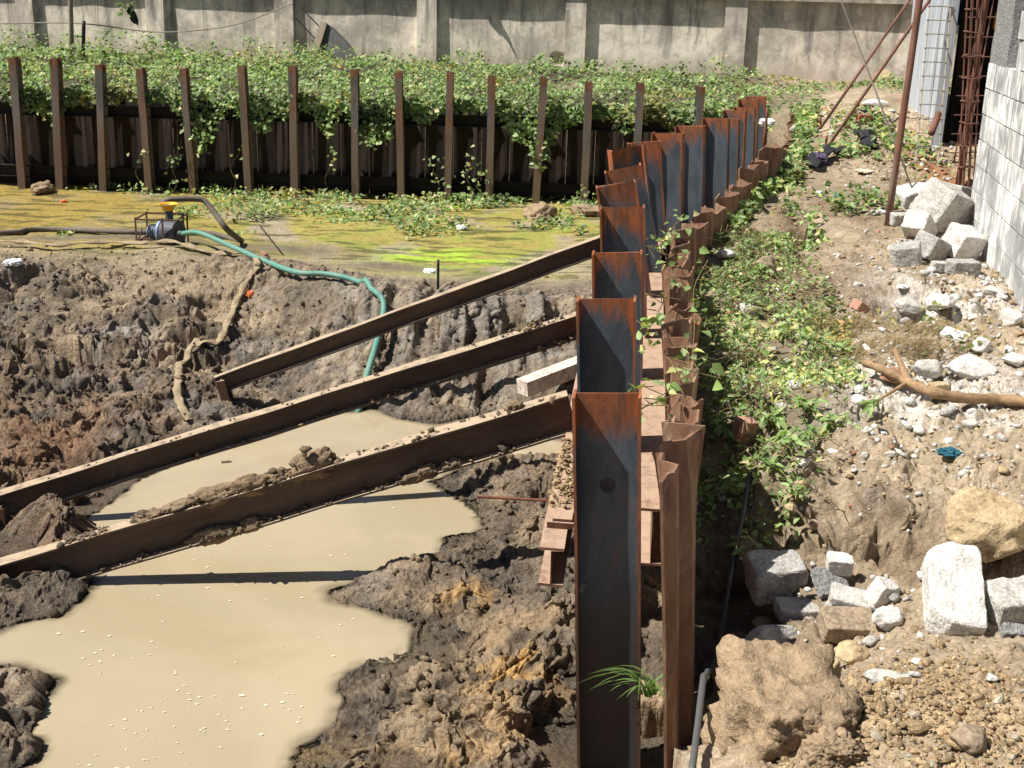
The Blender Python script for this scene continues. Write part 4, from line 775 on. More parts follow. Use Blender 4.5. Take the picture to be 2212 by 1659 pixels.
# plastic bag hanging on the wall with a green shoot
bgp = PY(285, 30, 24.4); bm_ = bmesh.new(); bmesh.ops.create_icosphere(bm_, subdivisions=3, radius=0.14)
for v in bm_.verts:
    q = v.co.copy(); k_ = 1 + 0.28 * math.sin(q.x * 31 + q.z * 17) * math.sin(q.z * 23 + q.y * 40); v.co = Vector((q.x * 0.55 * k_ - q.z * 0.6, q.y * 0.4, q.z * 1.3 * k_))
me = bpy.data.meshes.new('plastic_bag'); bm_.to_mesh(me); bm_.free(); bg_ = link('plastic_bag', me, M['black']); bg_.location = bgp; tag(bg_, 'torn black bag hanging on the back wall with leaves above it', 'bag')
#PART2
M['soilclod'] = m_plain('dry_soil_clod', (0.34, 0.25, 0.16), 0.95, 0.1, 0.5, 14, 0.9, 0.012, dark=(0.19, 0.14, 0.09))
# ------------------------------------------------------------------ loose stones and clods
_ico = []
for s_ in range(12):
    b_ = bmesh.new(); bmesh.ops.create_icosphere(b_, subdivisions=2 if s_ < 4 else 1, radius=1); v_ = np.array([v.co[:] for v in b_.verts]); f_ = np.array([[v.index for v in f.verts] for f in b_.faces]); b_.free()
    k_ = 1 + 0.55 * perlin(v_ * 1.3 + s_ * 9.1) + 0.5 * perlin(v_ * 2.9 + s_ * 3.3); v_ = v_ * k_[:, None] * np.array([1.25, .95, .7])
    for q in range(5):
        n_ = RNG.normal(size=3); n_ /= np.linalg.norm(n_); dd_ = v_ @ n_; lim = 0.5 + 0.25 * RNG.random(); v_ = v_ - np.clip(dd_ - lim, 0, None)[:, None] * n_[None, :] * 0.85
    _ico.append((v_, f_))
def scatter(name, pts, size, col, mat, flat=0.75, sink=0.25, kind='stuff', label=None, cat=None, fine=False):
    V_, F_, C_ = [], [], []; o_ = 0
    for i_ in range(len(pts)):
        v0, f0 = _ico[RNG.integers(0, 4) if fine else RNG.integers(4, 12)]; R = np.linalg.qr(RNG.normal(size=(3, 3)))[0]; s = size[i_]
        w = (v0 * (s * (0.7 + 0.6 * RNG.random(3)))) @ R; w[:, 2] *= flat; w = w + pts[i_] + np.array([0, 0, s * (0.5 - sink)]); V_.append(w); F_.append(f0 + o_); C_.append(np.tile(col[i_], (len(w), 1))); o_ += len(w)
    me = mesh_np(name, np.concatenate(V_), np.concatenate(F_), False, np.concatenate(C_)); return tag(link(name, me, mat), label, cat, None, kind)
def pick(w, n):
    w = np.clip(w, 0, None); return RNG.choice(len(w), n, p=w / w.sum())
# clods broken from the mud
wgt = (PIT['x'] > -.58 * PIT['y'] - .3) * PIT['area'] * np.clip(PIT['left'] + PIT['right'] * 1.5 + 0.45 * PIT['soft'] + 0.08, 0, 1.5) * (PIT['sd'] > -0.08) * (1 - PIT['ledge']); ix = pick(wgt, 5200)
sz = np.clip(np.exp(RNG.normal(size=len(ix)) * 0.5) * 0.0125, 0.005, 0.04)
scatter('soil_clods', PIT['P'][ix], sz, PIT['C'][ix] * (0.75 + 0.5 * RNG.random((len(ix), 1))), M['clod'], 0.8, 0.3, label='loose crumbled mud clods strewn over the pit sides', cat='soil clods')
# pebbles on the bank
xb, yb_ = b1[2], b1[3]; areab = b1[5]
sandw = zsum([(2000, 1520, .05, 300, 170), (1800, 1500, .05, 120, 140)], xb, yb_); rubw = zsum([(2000, 800, .15, 280, 150), (1950, 950, .1, 280, 80), (2100, 620, .25, 130, 90), (1850, 1330, -.2, 160, 80)], xb, yb_); mow = zsum([(1880, 270, .7, 170, 60)], xb, yb_)
vis = (np.abs(xb) < 0.47 * yb_ + 0.3)
ix = pick(areab * vis * (sandw * 5.0 + 0.05 + rubw * 0.3 + mow * 0.25) * np.clip(9 / yb_, 0.3, 3), 9000); pal = np.array([(.45, .33, .185), (.48, .36, .21), (.40, .29, .165), (.34, .25, .15), (.50, .43, .33), (.43, .27, .14)])
sz = np.clip(np.exp(RNG.normal(size=len(ix)) * 0.55) * 0.0056 * np.clip(yb_[ix] / 5, 1, 2.0), 0.0025, 0.030)
scatter('gravel', b1[0][ix], sz, pal[RNG.choice(6, len(ix), p=[.3, .22, .2, .14, .08, .06])] * (0.75 + 0.5 * RNG.random((len(ix), 1))), M['clod'], 0.75, 0.25, label='sandy gravel and pebbles spread over the bank', cat='gravel')
ix = pick(areab * vis * (rubw * 1.0 + 0.02 + mow * 0.3) * np.clip(9 / yb_, 0.3, 3), 2200); sz = np.clip(np.exp(RNG.normal(size=len(ix)) * 0.6) * 0.0085 * np.clip(yb_[ix] / 5, 1, 1.8), 0.004, 0.04); gcol = np.array([(.70, .68, .64), (.55, .53, .49), (.48, .46, .43), (.42, .2, .12)])
scatter('mortar_crumbs', b1[0][ix], sz, gcol[RNG.choice(4, len(ix), p=[.55, .28, .13, .04])] * (0.85 + 0.3 * RNG.random((len(ix), 1))), M['clod'], 0.7, 0.25, label='white mortar crumbs and chips of broken blocks on the bank', cat='rubble')
# far ground litter behind the back row
M['mudlump'] = m_plain('mud_lump_soil', (0.25, 0.18, 0.115), 0.95, 0.1, 0.5, 18, 0.9, 0.012, dark=(0.13, 0.095, 0.065))
def rock_mesh(name, kind, sx, sy, sz, seed, sub=4):
    b = bmesh.new(); rg = np.random.default_rng(seed)
    if kind in ('block', 'blockclod'):
        bmesh.ops.create_cube(b, size=2); bmesh.ops.subdivide_edges(b, edges=b.edges[:], cuts=15 if kind == 'block' else 24, use_grid_fill=True); v = np.array([q.co[:] for q in b.verts]); pn = (np.abs(v) ** 15).sum(1) ** (1 / 15); v = v / pn[:, None]
        dims = np.array([sx, sy, sz]); w = v * dims / 2
        for q in range(2):
            n = rg.normal(size=3); n /= np.linalg.norm(n); ext = (np.abs(n) * dims / 2).sum(); lim = ext * rg.uniform(0.7, 0.95); dd = w @ n; w = w - np.clip(dd - lim, 0, None)[:, None] * n[None, :] * 0.92
        m = dims.min()
        if kind == 'blockclod': w = w + v * m * (0.10 * fbm(w / m * 1.3 + seed, 3) + 0.05 * stp(fbm(w / m * 3.5, 4), .3) + 0.03 * stp(fbm(w / m * 9, 3), .25) + .02 * fbm(w / m * 20, 2))[:, None]
        w = w + v * (0.03 * m * fbm(w / m * 1.6 + seed, 3, 0.5) + 0.012 * m * stp(fbm(w / m * 4 + seed, 3), .3) + 0.010 * m * perlin(w / m * 13 + seed))[:, None]
    else:
        bmesh.ops.create_icosphere(b, subdivisions=sub, radius=1); v = np.array([q.co[:] for q in b.verts]); w = v * (1 + 0.22 * perlin(v * 1.1 + seed) + 0.10 * fbm(v * 2.6 + seed, 5, .55))[:, None]
        for q in range(9 if kind == 'stone' else 5):
            n = rg.normal(size=3); n /= np.linalg.norm(n); dd = w @ n; w = w - np.clip(dd - rg.uniform(0.55, 0.85), 0, None)[:, None] * n[None, :] * 0.9
        if kind == 'clod':
            w = w + v * (0.16 * stp(fbm(w * 1.9 + seed, 4), .2) + 0.10 * stp(fbm(w * 4.5 + seed, 4), .2) + 0.06 * stp(fbm(w * 10, 3), .2) + .03 * fbm(w * 22, 2))[:, None]
        w = w + v * (0.03 * fbm(w * 6 + seed, 4, 0.6))[:, None]; w = w * np.array([sx, sy, sz]) / 2
    f = [[q.index for q in g.verts] for g in b.faces]; b.free(); return mesh_np(name, w, f, kind != 'block')
# mud lying on the struts
def on_strut(A, B, H, spans, n, up):
    pts = []; d = (B - A); L = d.length; d.normalize(); yv = d.cross(Vector((0, 0, 1))).normalized(); uv_ = yv.cross(d)
    for i_ in range(n):
        s0, s1, amt = spans[RNG.integers(0, len(spans))]; s = L * (s0 + (s1 - s0) * RNG.random()); env = math.sin(math.pi * ((s / L) - s0) / (s1 - s0)) ** 0.6 * (0.55 + 0.45 * math.sin(s * 14) * math.sin(s * 5.3 + 1)); hgt = amt * env * RNG.random() ** 1.3
        p = A + d * s + uv_ * ((H / 2 if up else -H / 2 + 0.011) + hgt) + yv * (RNG.uniform(-0.05, 0.05) if up else RNG.uniform(0.012, 0.055)) * (1 - 0.55 * hgt / (amt + 1e-6)); pts.append(p[:])
    return np.array(pts)
def clodcol(n): return np.array([(.20, .15, .10), (.13, .10, .07), (.34, .24, .14), (.27, .21, .15)])[RNG.choice(4, n, p=[.4, .3, .12, .18])] * (0.75 + .5 * RNG.random((n, 1)))
# spans measured from the left end (u = 0) to the right end
p1 = on_strut(S3l, S3r, 0.205, [(0.33, 0.47, 0.10), (0.40, 0.50, 0.07), (0.52, 0.60, 0.15), (0.47, 0.53, 0.06), (0.24, 0.36, 0.05), (0.12, 0.2, 0.02), (0.6, 0.98, 0.008)], 420, True); p2 = on_strut(S3l, S3r, 0.205, [(0.33, 0.47, 0.07), (0.34, 0.42, 0.05), (0.66, 0.80, 0.06), (0.48, 0.95, 0.018), (0.0, 0.33, 0.012)], 260, False)
pp = np.concatenate([p1, p2]); n_ = len(pp); scatter('mud_clods', pp, np.clip(np.exp(RNG.normal(size=n_) * 0.5) * 0.010, 0.004, 0.032), clodcol(n_), M['clod'], 0.85, 0.3, label='crumbly mud lumps caked along the nearest strut', cat='mud clods')
p1 = on_strut(S2l, S2r, 0.15, [(0.1, 0.9, 0.008), (0.86, 0.97, 0.07), (0.9, 0.93, 0.08)], 150, True); p2 = on_strut(S2l, S2r, 0.15, [(0.62, 0.72, 0.025), (0.3, 0.95, 0.012), (0.9, 1.0, 0.05)], 150, False)
pp = np.concatenate([p1, p2]); n_ = len(pp); scatter('mud_clods', pp, np.clip(np.exp(RNG.normal(size=n_) * 0.45) * 0.008, 0.004, 0.02), clodcol(n_), M['clod'], 0.85, 0.3, label='few crumbs of mud stuck along the middle strut', cat='mud clods')
dS = (S3r - S3l); LS = dS.length; dS.normalize(); yS = dS.cross(Vector((0, 0, 1))).normalized(); uS = yS.cross(dS)
for kq, (t0, ln, hh_, top_) in enumerate(((.555, .30, .13, True), (.445, .30, .085, True), (.385, .34, .075, True), (.33, .24, .05, True), (.275, .2, .04, True), (.50, .16, .06, True), (.37, .36, .07, False), (.43, .2, .05, False), (.73, .30, .06, False), (.78, .16, .045, False), (.91, .10, .05, True))):
    me = rock_mesh('mud_lump', 'clod', ln * .85, .10 if top_ else .055, hh_ * 1.35, 700 + kq, 4); o = link('mud_lump', me, M['mudlump']); o.location = S3l + dS * LS * t0 + uS * ((.1025 if top_ else -.09) + hh_ * .15) + yS * (0 if top_ else .03); o.rotation_euler = (0, -math.asin(dS.z), math.atan2(dS.y, dS.x))
    tag(o, ['tallest mud lump on top of the nearest strut, near its middle', 'long mud lump left of the tallest one on the nearest strut', 'ragged mud lump on the left half of the nearest strut', 'low mud lump farther down the nearest strut', 'smallest left mud crust on the nearest strut', 'small mud lump between the tallest lump and the long one', 'mud lump stuck on the lower flange under the ragged lump', 'short mud lump on the lower flange left of the middle', 'mud lump on the lower flange right of the middle', 'small mud lump beside it, nearer the piles, on the lower flange', 'little mud crust near the upper end of the nearest strut'][kq], 'mud lump', 'mud lumps on the nearest strut')
d_ = (n1_ - n0).normalized(); sd2 = d_.cross(Vector((0, 0, 1))).normalized(); pp = np.array([(n0 + d_ * (0.3 + 0.75 * RNG.random() ** 0.8) + sd2 * RNG.uniform(-.05, .05) + Vector((0, 0, 0.12 + 0.02 * RNG.random())))[:] for i_ in range(240)]); n_ = len(pp)
scatter('mud_clods', pp, np.clip(np.exp(RNG.normal(size=n_) * 0.4) * 0.009, 0.004, 0.02), np.array([(.46, .34, .19)]) * (0.7 + .5 * RNG.random((n_, 1))), M['clod'], 0.7, 0.3, label='yellowish crumbs of soil lying on the cover plate', cat='mud clods')

# ------------------------------------------------------------------ rocks and broken blocks
_rs = [0]
def rock(name, label, cat, u, v, wpx, ratio, mat, kind='stone', yaw=0.0, pitch=0.0, rollr=0.0, group=None, lift=0.25, pit_=False, hpos=None):
    _rs[0] += 1; p = on_pit(u, v) if pit_ else on_bank(u, v); d = (p - CAM).dot(FWD); w = wpx / F * d; sx, sy, sz = w * ratio[0], w * ratio[1], w * ratio[2]
    me = rock_mesh(name, kind, sx, sy, sz, int(50 + _rs[0] * 7), 5 if wpx > 110 else 4 if wpx > 50 else 3); o = link(name, me, mat)
    o.location = (p.x, p.y, p.z + sz * lift + (hpos or 0)); o.rotation_euler = Euler((math.radians(pitch), math.radians(rollr), math.radians(yaw))); return tag(o, label, cat, group)
def on_pit(u, v):
    r = ray(u, v); yy_ = 4.5
    while yy_ < 18:
        p = CAM + r * (yy_ / r.y)
        if p.z <= pit_z(p.x, p.y): break
        yy_ += 0.02
    return Vector((p.x, p.y, max(pit_z(p.x, p.y), ZW if yy_ < 11 else -9)))
Rk = rock; cb_, bs = 'concrete block', 'broken concrete near the foreground hole'
Rk('concrete_block', 'rounded half block in part shade beside the black pipe', cb_, 1672, 1282, 112, (1, .75, .8), M['concdark'], 'block', 8, 12, -6, lift=.3)
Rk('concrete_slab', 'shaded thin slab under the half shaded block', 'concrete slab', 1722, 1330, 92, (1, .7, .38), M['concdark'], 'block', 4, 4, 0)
Rk('concrete_piece', 'small square white block piece above the grey shards', cb_, 1812, 1232, 54, (1, .7, .75), M['white'], 'block', -6, 14, 0)
Rk('concrete_shard', 'flat grey shard tilted under the small white piece', 'concrete shard', 1793, 1275, 76, (1, .9, .3), M['plaster'], 'block', 20, 35, 10)
Rk('concrete_shard', 'pointed white shard beside the flat grey shard', 'concrete shard', 1812, 1292, 52, (1, .6, .5), M['white'], 'stone', 30, 10, -20)
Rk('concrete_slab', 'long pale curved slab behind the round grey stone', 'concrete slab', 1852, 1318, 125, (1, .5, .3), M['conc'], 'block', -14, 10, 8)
Rk('concrete_lump', 'round grey lump in front of the curved slab', 'concrete lump', 1802, 1325, 62, (1, .8, .75), M['concdark'], 'stone')
Rk('concrete_lump', 'tall white lump leaning on the cracked soil right of the slabs', 'concrete lump', 1905, 1300, 62, (.85, .7, 1), M['white'], 'block', 20, 15, 18)
Rk('concrete_lump', 'crumbly white lump below the tall white lump', 'concrete lump', 1915, 1345, 68, (1, .8, .8), M['white'], 'stone', 0, 0, 0)
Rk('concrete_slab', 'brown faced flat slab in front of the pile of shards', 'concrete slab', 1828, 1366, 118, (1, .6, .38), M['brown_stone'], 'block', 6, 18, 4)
Rk('concrete_piece', 'small grey crumb below the crumbly white lump', cb_, 1880, 1392, 40, (1, .7, .6), M['concdark'], 'stone')
Rk('concrete_piece', 'white crumb in front of the brown faced slab', cb_, 1852, 1402, 36, (1, .7, .6), M['white'], 'stone')
Rk('concrete_block', 'long whole white block lying tilted on the gravel', cb_, 2050, 1330, 118, (.98, 1.95, .55), M['white'], 'block', -10, 24, 4, lift=.9)
Rk('boulder', 'big tan sandstone boulder at the right edge above the white block', 'boulder', 2130, 1205, 205, (1.05, .9, .95), M['sandstone'], 'stone', 20, 0, -10, lift=.3)
Rk('concrete_block', 'white topped grey block at the right edge beside the long white block', cb_, 2180, 1335, 115, (1, .8, .75), M['conc'], 'block', 14, 12, -4, lift=.3)
Rk('concrete_shard', 'smooth dark grey shard leaning on the white topped block', 'concrete shard', 2190, 1375, 56, (1, .5, .6), M['plaster'], 'block', 0, 40, 0)
Rk('soil_clod', 'huge crumbling clod of soil in the right foreground', 'soil clod', 1690, 1590, 228, (1.0, 1.1, 1.0), M['soilclod'], 'blockclod', 12, 6, 8, lift=.06)
Rk('soil_clod', 'smaller broken clod against the right of the huge clod', 'soil clod', 1800, 1640, 120, (1, 1, .7), M['soilclod'], 'clod', 40, 0, 0, lift=.15)
Rk('sandstone', 'upright orange sandstone against the huge clod', 'stone', 1790, 1522, 46, (1, .9, 1.6), M['sandstone'], 'stone', 10, 0, 12, lift=.5, hpos=0.05)
Rk('sandstone', 'wide tan stone wedged behind the upright sandstone', 'stone', 1842, 1428, 98, (1, .7, .6), M['sandstone'], 'stone', 30)
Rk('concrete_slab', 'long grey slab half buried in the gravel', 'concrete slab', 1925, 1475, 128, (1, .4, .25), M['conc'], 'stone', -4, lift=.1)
Rk('stone', 'grey brown stone sunk in the gravel at the bottom right', 'stone', 2092, 1622, 108, (1, .9, .75), M['brown_stone'], 'stone', 24, lift=.2)
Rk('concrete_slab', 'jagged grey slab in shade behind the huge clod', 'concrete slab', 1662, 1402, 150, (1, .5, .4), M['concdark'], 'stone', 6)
Rk('stone', 'brown stone in the dark trench beside the shaded slab', 'stone', 1648, 1358, 50, (1, .8, .7), M['brown_stone'], 'stone')
Rk('stone', 'tan stone by the half buried grey slab', 'stone', 1842, 1488, 40, (1, .8, .7), M['sandstone'], 'stone')
Rk('pink_stone', 'pink brick lump beside the last sheet piles in the creeper', 'brick lump', 1606, 946, 46, (1, .7, 1.1), M['pinkstone'], 'block', 20, 10, 8)
Rk('stone', 'angular grey stone in the creeper leaves', 'stone', 1612, 684, 42, (1, .8, .75), M['conc'], 'block', 30, 10, 0)
Rk('stone', 'white stone at the far end of the creeper', 'stone', 1566, 556, 44, (1, .6, .5), M['white'], 'stone', 10)
Rk('stone', 'low grey stone below the white stone in the creeper', 'stone', 1600, 600, 40, (1, .7, .45), M['conc'], 'stone', 50)
Rk('soil_clod', 'dark upturned soil lump in the creeper', 'soil clod', 1645, 592, 62, (1, .8, .8), M['brown_stone'], 'clod', 0)
Rk('brick_piece', 'orange brick piece on bare earth beyond the dry grass', 'brick', 1858, 668, 36, (1, .8, .6), M['pinkstone'], 'block', 30, 10, 25)
Rk('mortar_chip', 'clean white mortar chip lying flat on the grey rubble', 'mortar chip', 2062, 730, 55, (1, .75, .2), M['paper'], 'block', -35, 12, 10)
Rk('stone', 'squarish yellow stone above the fallen branch', 'stone', 2026, 850, 40, (1, .7, .8), M['sandstone'], 'block', 20)
Rk('brick_lump', 'pinkish brick lump behind the branch fork', 'brick lump', 1930, 822, 62, (1, .7, .65), M['pinkstone'], 'stone', 10)
Rk('stone', 'small round tan stone above the dug hole', 'stone', 1728, 1058, 32, (1, .9, .85), M['sandstone'], 'stone')
for i_, (u, v, w_, mt, lb) in enumerate([(1923, 990, 26, 'white', 'small white stone left of the blue rag'), (1826, 982, 46, 'brown_stone', 'flat brown stone among white crumbs'), (1909, 940, 30, 'black', 'dark stone near the end of the leaves'), (1856, 876, 46, 'white', 'white lump at the edge of the leaves under the branch tip'),
   (1798, 982, 30, 'white', 'white lump left of the flat brown stone'), (1873, 936, 30, 'white', 'white lump left of the dark stone'), (1736, 1008, 36, 'white', 'white lump in the leaves above the round tan stone'), (2028, 668, 84, 'white', 'large white broken lump under the block wall'), (1962, 676, 66, 'conc', 'grey rubble lump left of the large white lump'),
   (2092, 815, 110, 'white', 'wide white mound of mortar above the branch'), (2000, 822, 76, 'conc', 'pale broken lump right of the pinkish brick'), (2120, 758, 62, 'white', 'white lump right of the clean mortar chip'), (2185, 700, 70, 'white', 'white rubble against the foot of the block wall'), (2150, 640, 55, 'conc', 'grey rubble lump beside the foot of the block wall'),
   (2195, 790, 60, 'white', 'white mortar lump at the right edge above the branch'), (1668, 762, 26, 'white', 'white stone deep in the middle of the creeper'), (1890, 466, 26, 'conc', 'small grey stone left of the rusty pole foot'), (1705, 1108, 30, 'sandstone', 'tan stone on the lip of the hole'), (2162, 1030, 34, 'sandstone', 'tan stone above the big boulder'), (2000, 1250, 40, 'white', 'white chip beside the top of the long white block'), (1760, 1145, 44, 'brown_stone', 'brown stone inside the dug hole'), (1980, 1435, 30, 'white', 'white pebble below the long white block'),
   (2140, 1480, 34, 'white', 'white stone on the gravel at the right'), (2095, 925, 40, 'conc', 'pale stone right of the dark stone, under the branch'), (1985, 935, 34, 'white', 'white stone under the middle of the branch')]):
    Rk('stone', lb, 'stone', u, v, w_, (1, .75, .6), M[mt], 'stone', i_ * 37)
for (u, v, w_, lb, mt) in ((1866, 262, 34, 'red brick on the mound below the white slab', 'brick'), (1838, 272, 30, 'orange brick half buried in the mound', 'pinkstone'), (1918, 150, 26, 'red brick stacked near the zinc fence', 'brick'), (1912, 163, 30, 'brick under the stacked red brick by the fence', 'pinkstone'), (1865, 168, 46, 'dark brick lump in the vines near the far wall', 'brown_stone')):
    Rk('brick', lb, 'brick', u, v, w_, (1, .5, .5), M[mt], 'block', 15)
Rk('white_slab', 'white flat slab on top of the mound', 'slab', 1888, 228, 66, (1, .6, .25), M['paper'], 'stone', -10)
Rk('boulder', 'tan boulder near the foot of the zinc fence', 'boulder', 1905, 178, 52, (1, .8, .7), M['sandstone'], 'stone', 0)
Rk('stone', 'grey stone on the bare ground before the mound', 'stone', 1722, 285, 40, (1, .8, .6), M['conc'], 'stone', 40)
# pile of broken blocks against the wall
gp = 'broken blocks heaped by the wall'
for (u, v, w_, rt, yw, pt, rl, hp, mt, lb) in ((1976, 452, 88, (1, .75, .62), 12, 8, -14, 0, 'white', 'white block at the top left of the heap by the pole'), (2066, 448, 52, (1, .9, .9), 30, 0, 14, .02, 'conc', 'block at the top right of the heap against the wall'), (2032, 500, 108, (.95, .8, .85), 36, 22, 18, .06, 'conc', 'largest grey faced block in the middle of the heap'),
    (1984, 512, 76, (1, .7, .6), 50, 0, 40, 0, 'white', 'bright white block leaning left in the heap'), (2008, 556, 68, (1, .8, .75), 40, 14, 20, 0, 'concdark', 'dark faced block at the front of the heap'), (1955, 570, 62, (1, .9, .75), -20, 6, -12, 0, 'concdark', 'grey cube shaped block at the left front of the heap'), (2074, 558, 70, (.9, .9, 1.05), 20, 20, 10, 0, 'white', 'white topped block at the right front of the heap'),
    (2078, 592, 64, (1, .7, .5), 8, 0, 0, 0, 'concdark', 'low rough block lying in front of the heap'), (2036, 586, 48, (1, .6, .45), 0, 0, 0, 0, 'conc', 'low grey brick left of the low rough block'), (1946, 484, 56, (1, .7, .5), 10, 0, 0, 0, 'conc', 'sunken pale block behind the pole foot'), (1968, 542, 34, (1, .8, .6), 0, 0, 0, 0, 'conc', 'small grey piece between two front blocks of the heap')):
    Rk('broken_block', lb, 'broken block', u, v, w_, rt, M[mt], 'block', yw, pt, rl, gp, .38, hpos=hp)

# ------------------------------------------------------------------ water specks
fp = []; ff_ = []
for i_ in range(420):
    if i_ < 300: c = G(RNG.uniform(40, 900), 1250 + 420 * RNG.random() ** 0.6, ZW)
    else: c = G(RNG.uniform(250, 1100), RNG.uniform(920, 1250), ZW)
    if seg_sd(SH, np.array([c.x]), np.array([c.y]))[0] > -0.12 or fbm(np.array([[c.x * 1.6, c.y * 1.6, 4.0]]), 3)[0] < RNG.uniform(-.5, .35): continue
    r_ = RNG.uniform(0.002, 0.0075) * (1.5 if RNG.random() < .1 else 1); n0_ = len(fp)
    for k_ in range(7): a_ = k_ / 7 * 6.283; q_ = r_ * RNG.uniform(.6, 1.2); fp.append((c.x + 1.5 * q_ * math.cos(a_), c.y + q_ * math.sin(a_), ZW + 0.003))
    fp.append((c.x, c.y, ZW + 0.005)); [ff_.append((n0_ + k_, n0_ + (k_ + 1) % 7, n0_ + 7)) for k_ in range(7)]
tag(link('foam_flecks', mesh_np('foam_flecks', fp, ff_), M['foam']), 'pale foam flecks floating on the muddy pond', 'foam', None, 'stuff')
tag(MB().tube([G(478, 1000, ZW) + Vector((0, 0, .004)), G(498, 998, ZW) + Vector((0, 0, .006))], 0.012, 7).build('twig', M['greywood']), 'pale stub of wood floating on the pond', 'twig')

# ------------------------------------------------------------------ pump, hoses and things on the ledge
pp_ = on_pit(352, 527); pu = empty('water_pump', pp_ + Vector((0, 0, -0.02)), 'blue centrifugal water pump with motor in a rusty angle iron frame', 'pump'); sc_ = (pp_ - CAM).dot(FWD) / F * .92
def hx(px): return px * sc_
Lx, Rx = hx(-48), hx(48); Ht = hx(66); dp = 0.2
fr = MB()
for (x_, y_) in ((Lx, -dp), (hx(14), -dp), (Rx, dp * .2), (Lx, dp), (Rx, dp)): fr.box((x_ - .008, y_ - .008, 0), (x_ + .008, y_ + .008, Ht + .03))
for y_ in (-dp, dp): fr.box((Lx - .008, y_ - .007, Ht), (Rx + .008, y_ + .007, Ht + .018))
for x_ in (Lx, Rx): fr.box((x_ - .007, -dp, Ht + .004), (x_ + .007, dp, Ht + .02))
fr.box((Lx, -dp, 0.03), (hx(14), -dp + .014, 0.045)); fr.box((Lx, -0.02, 0.06), (hx(5), 0.0, 0.075)); fr.box((Lx - .006, -dp, .055), (Lx + .006, dp, .08)); fr.build('frame', M['rebar'], pu)
def cyl(a, b, r, mat, name, par, n=28, r2=None):
    return MB().tube([a, Vector(a).lerp(Vector(b), .06), Vector(a).lerp(Vector(b), .94), b], [r * .9, r, r2 or r, (r2 or r) * .9], n).build(name, mat, par, False)
ax_ = Vector((0.92, -0.30, 0)); c_ = Vector((hx(20), -0.03, hx(32)))
vol = cyl(c_ - ax_ * 0.07, c_ + ax_ * 0.12, hx(31), M['blue'], 'volute', pu); cyl(c_ - ax_ * 0.10, c_ - ax_ * 0.07, hx(31), M['blueface'], 'cover_disc', pu)
cyl(c_ - ax_ * 0.26, c_ - ax_ * 0.10, hx(15), M['blueface'], 'motor', pu, 20); 
fn = MB()
for k_ in range(5): q_ = c_ - ax_ * (0.12 + 0.028 * k_); fn.tube([q_, q_ - ax_ * 0.008], hx(17), 20)
fn.build('cooling_fins', M['blue'], pu); fn = MB(); fn.box((c_.x - .1, c_.y - .1, 0), (c_.x + .1, c_.y + .1, hx(6))); fn.build('base', M['blue'], pu)
cyl(c_ + Vector((0, 0, hx(26))), c_ + Vector((0, 0, hx(54))), hx(9), M['blue'], 'inlet_neck', pu, 16); cyl(c_ + ax_ * .06 + Vector((0, -.05, hx(2))), c_ + Vector((0.16, -0.12, hx(4))), hx(7), M['blue'], 'outlet_neck', pu, 16)
# yellow tub on top
tb_ = bmesh.new(); prf = [(hx(12), 0), (hx(15), hx(9)), (hx(20), hx(15)), (hx(22), hx(15.5)), (hx(19), hx(14.5)), (hx(13.5), hx(8)), (hx(10.5), hx(2))]; n_ = 22; vs = [[tb_.verts.new((r * math.cos(2 * math.pi * k / n_), r * .9 * math.sin(2 * math.pi * k / n_), z)) for k in range(n_)] for r, z in prf]
for a, b in zip(vs, vs[1:]):
    for k in range(n_): tb_.faces.new((a[k], a[(k + 1) % n_], b[(k + 1) % n_], b[k]))
tb_.faces.new(vs[0][::-1]); tb_.faces.new(vs[-1]); me = bpy.data.meshes.new('plastic_tub'); tb_.to_mesh(me); tb_.free(); tu = link('plastic_tub', me, M['yellow']); tu.location = pu.location + c_ + Vector((0, 0, hx(53))); tu.rotation_euler = (0.06, -0.05, 0); tag(tu, 'yellow plastic tub standing on top of the water pump', 'tub')
D0 = (pu.location - CAM).dot(FWD)
def ledge(u, v, dz=0.03): p = on_pit(u, v); return p + Vector((0, 0, dz))
def settle(P_, r):
    for p in P_:
        if p.y < 17.5: p.z = max(p.z, pit_z(p.x, p.y) + r, pit_z(p.x - .05, p.y) + r * .6, pit_z(p.x + .05, p.y) + r * .6, pit_z(p.x, p.y - .05) + r * .6)
    return P_
tubm = tu.location
hp = [tubm + Vector((-.005, 0, .02)), W(352, 440, D0), W(362, 433, D0), W(385, 430, D0 + .05), W(425, 430, D0 + .1), W(443, 435, D0 + .12), W(465, 462, D0 + .1), W(490, 495, D0 + .05)]; e_ = ledge(522, 527, .03); hp.append(e_)
tag(MB().tube(spline(hp, 6), hx(7), 12).build('suction_hose', M['greyhose'], None, True), 'grey brown hose arching from the yellow tub down to the shallow water', 'hose')
tag(MB().tube(spline([ledge(-120, 508), ledge(-20, 509), ledge(40, 507), ledge(62, 502), ledge(130, 502), ledge(250, 506), ledge(330, 508), ledge(420, 507), ledge(470, 514), ledge(520, 524, 0.0)], 6), hx(6.5), 10).build('grey_hose', M['greyhose'], None, True), 'long dirty grey hose lying along the ledge behind the pump', 'hose')
ol = pu.location + c_ + Vector((0.15, -0.12, hx(4)))
gh = [ol, W(430, 503, D0 - .5), W(500, 532, D0 - 1.2), W(570, 563, D0 - 1.9), W(640, 588, D0 - 2.5)]
gh += [ledge(700, 606, .045), ledge(735, 610, .05), ledge(775, 621, .045), ledge(805, 640, .05), ledge(826, 664, .06), ledge(829, 690, .07), ledge(820, 735, .07), ledge(806, 785, .06), ledge(792, 830, .05), ledge(778, 880, .04), ledge(772, 910, -.05)]
tag(MB().tube(settle(spline(gh[:-1], 6), hx(5)) + [gh[-1]], hx(5.4), 12).build('green_hose', M['greenhose'], None, True), 'dusty green hose running from the pump down into the pond', 'hose')
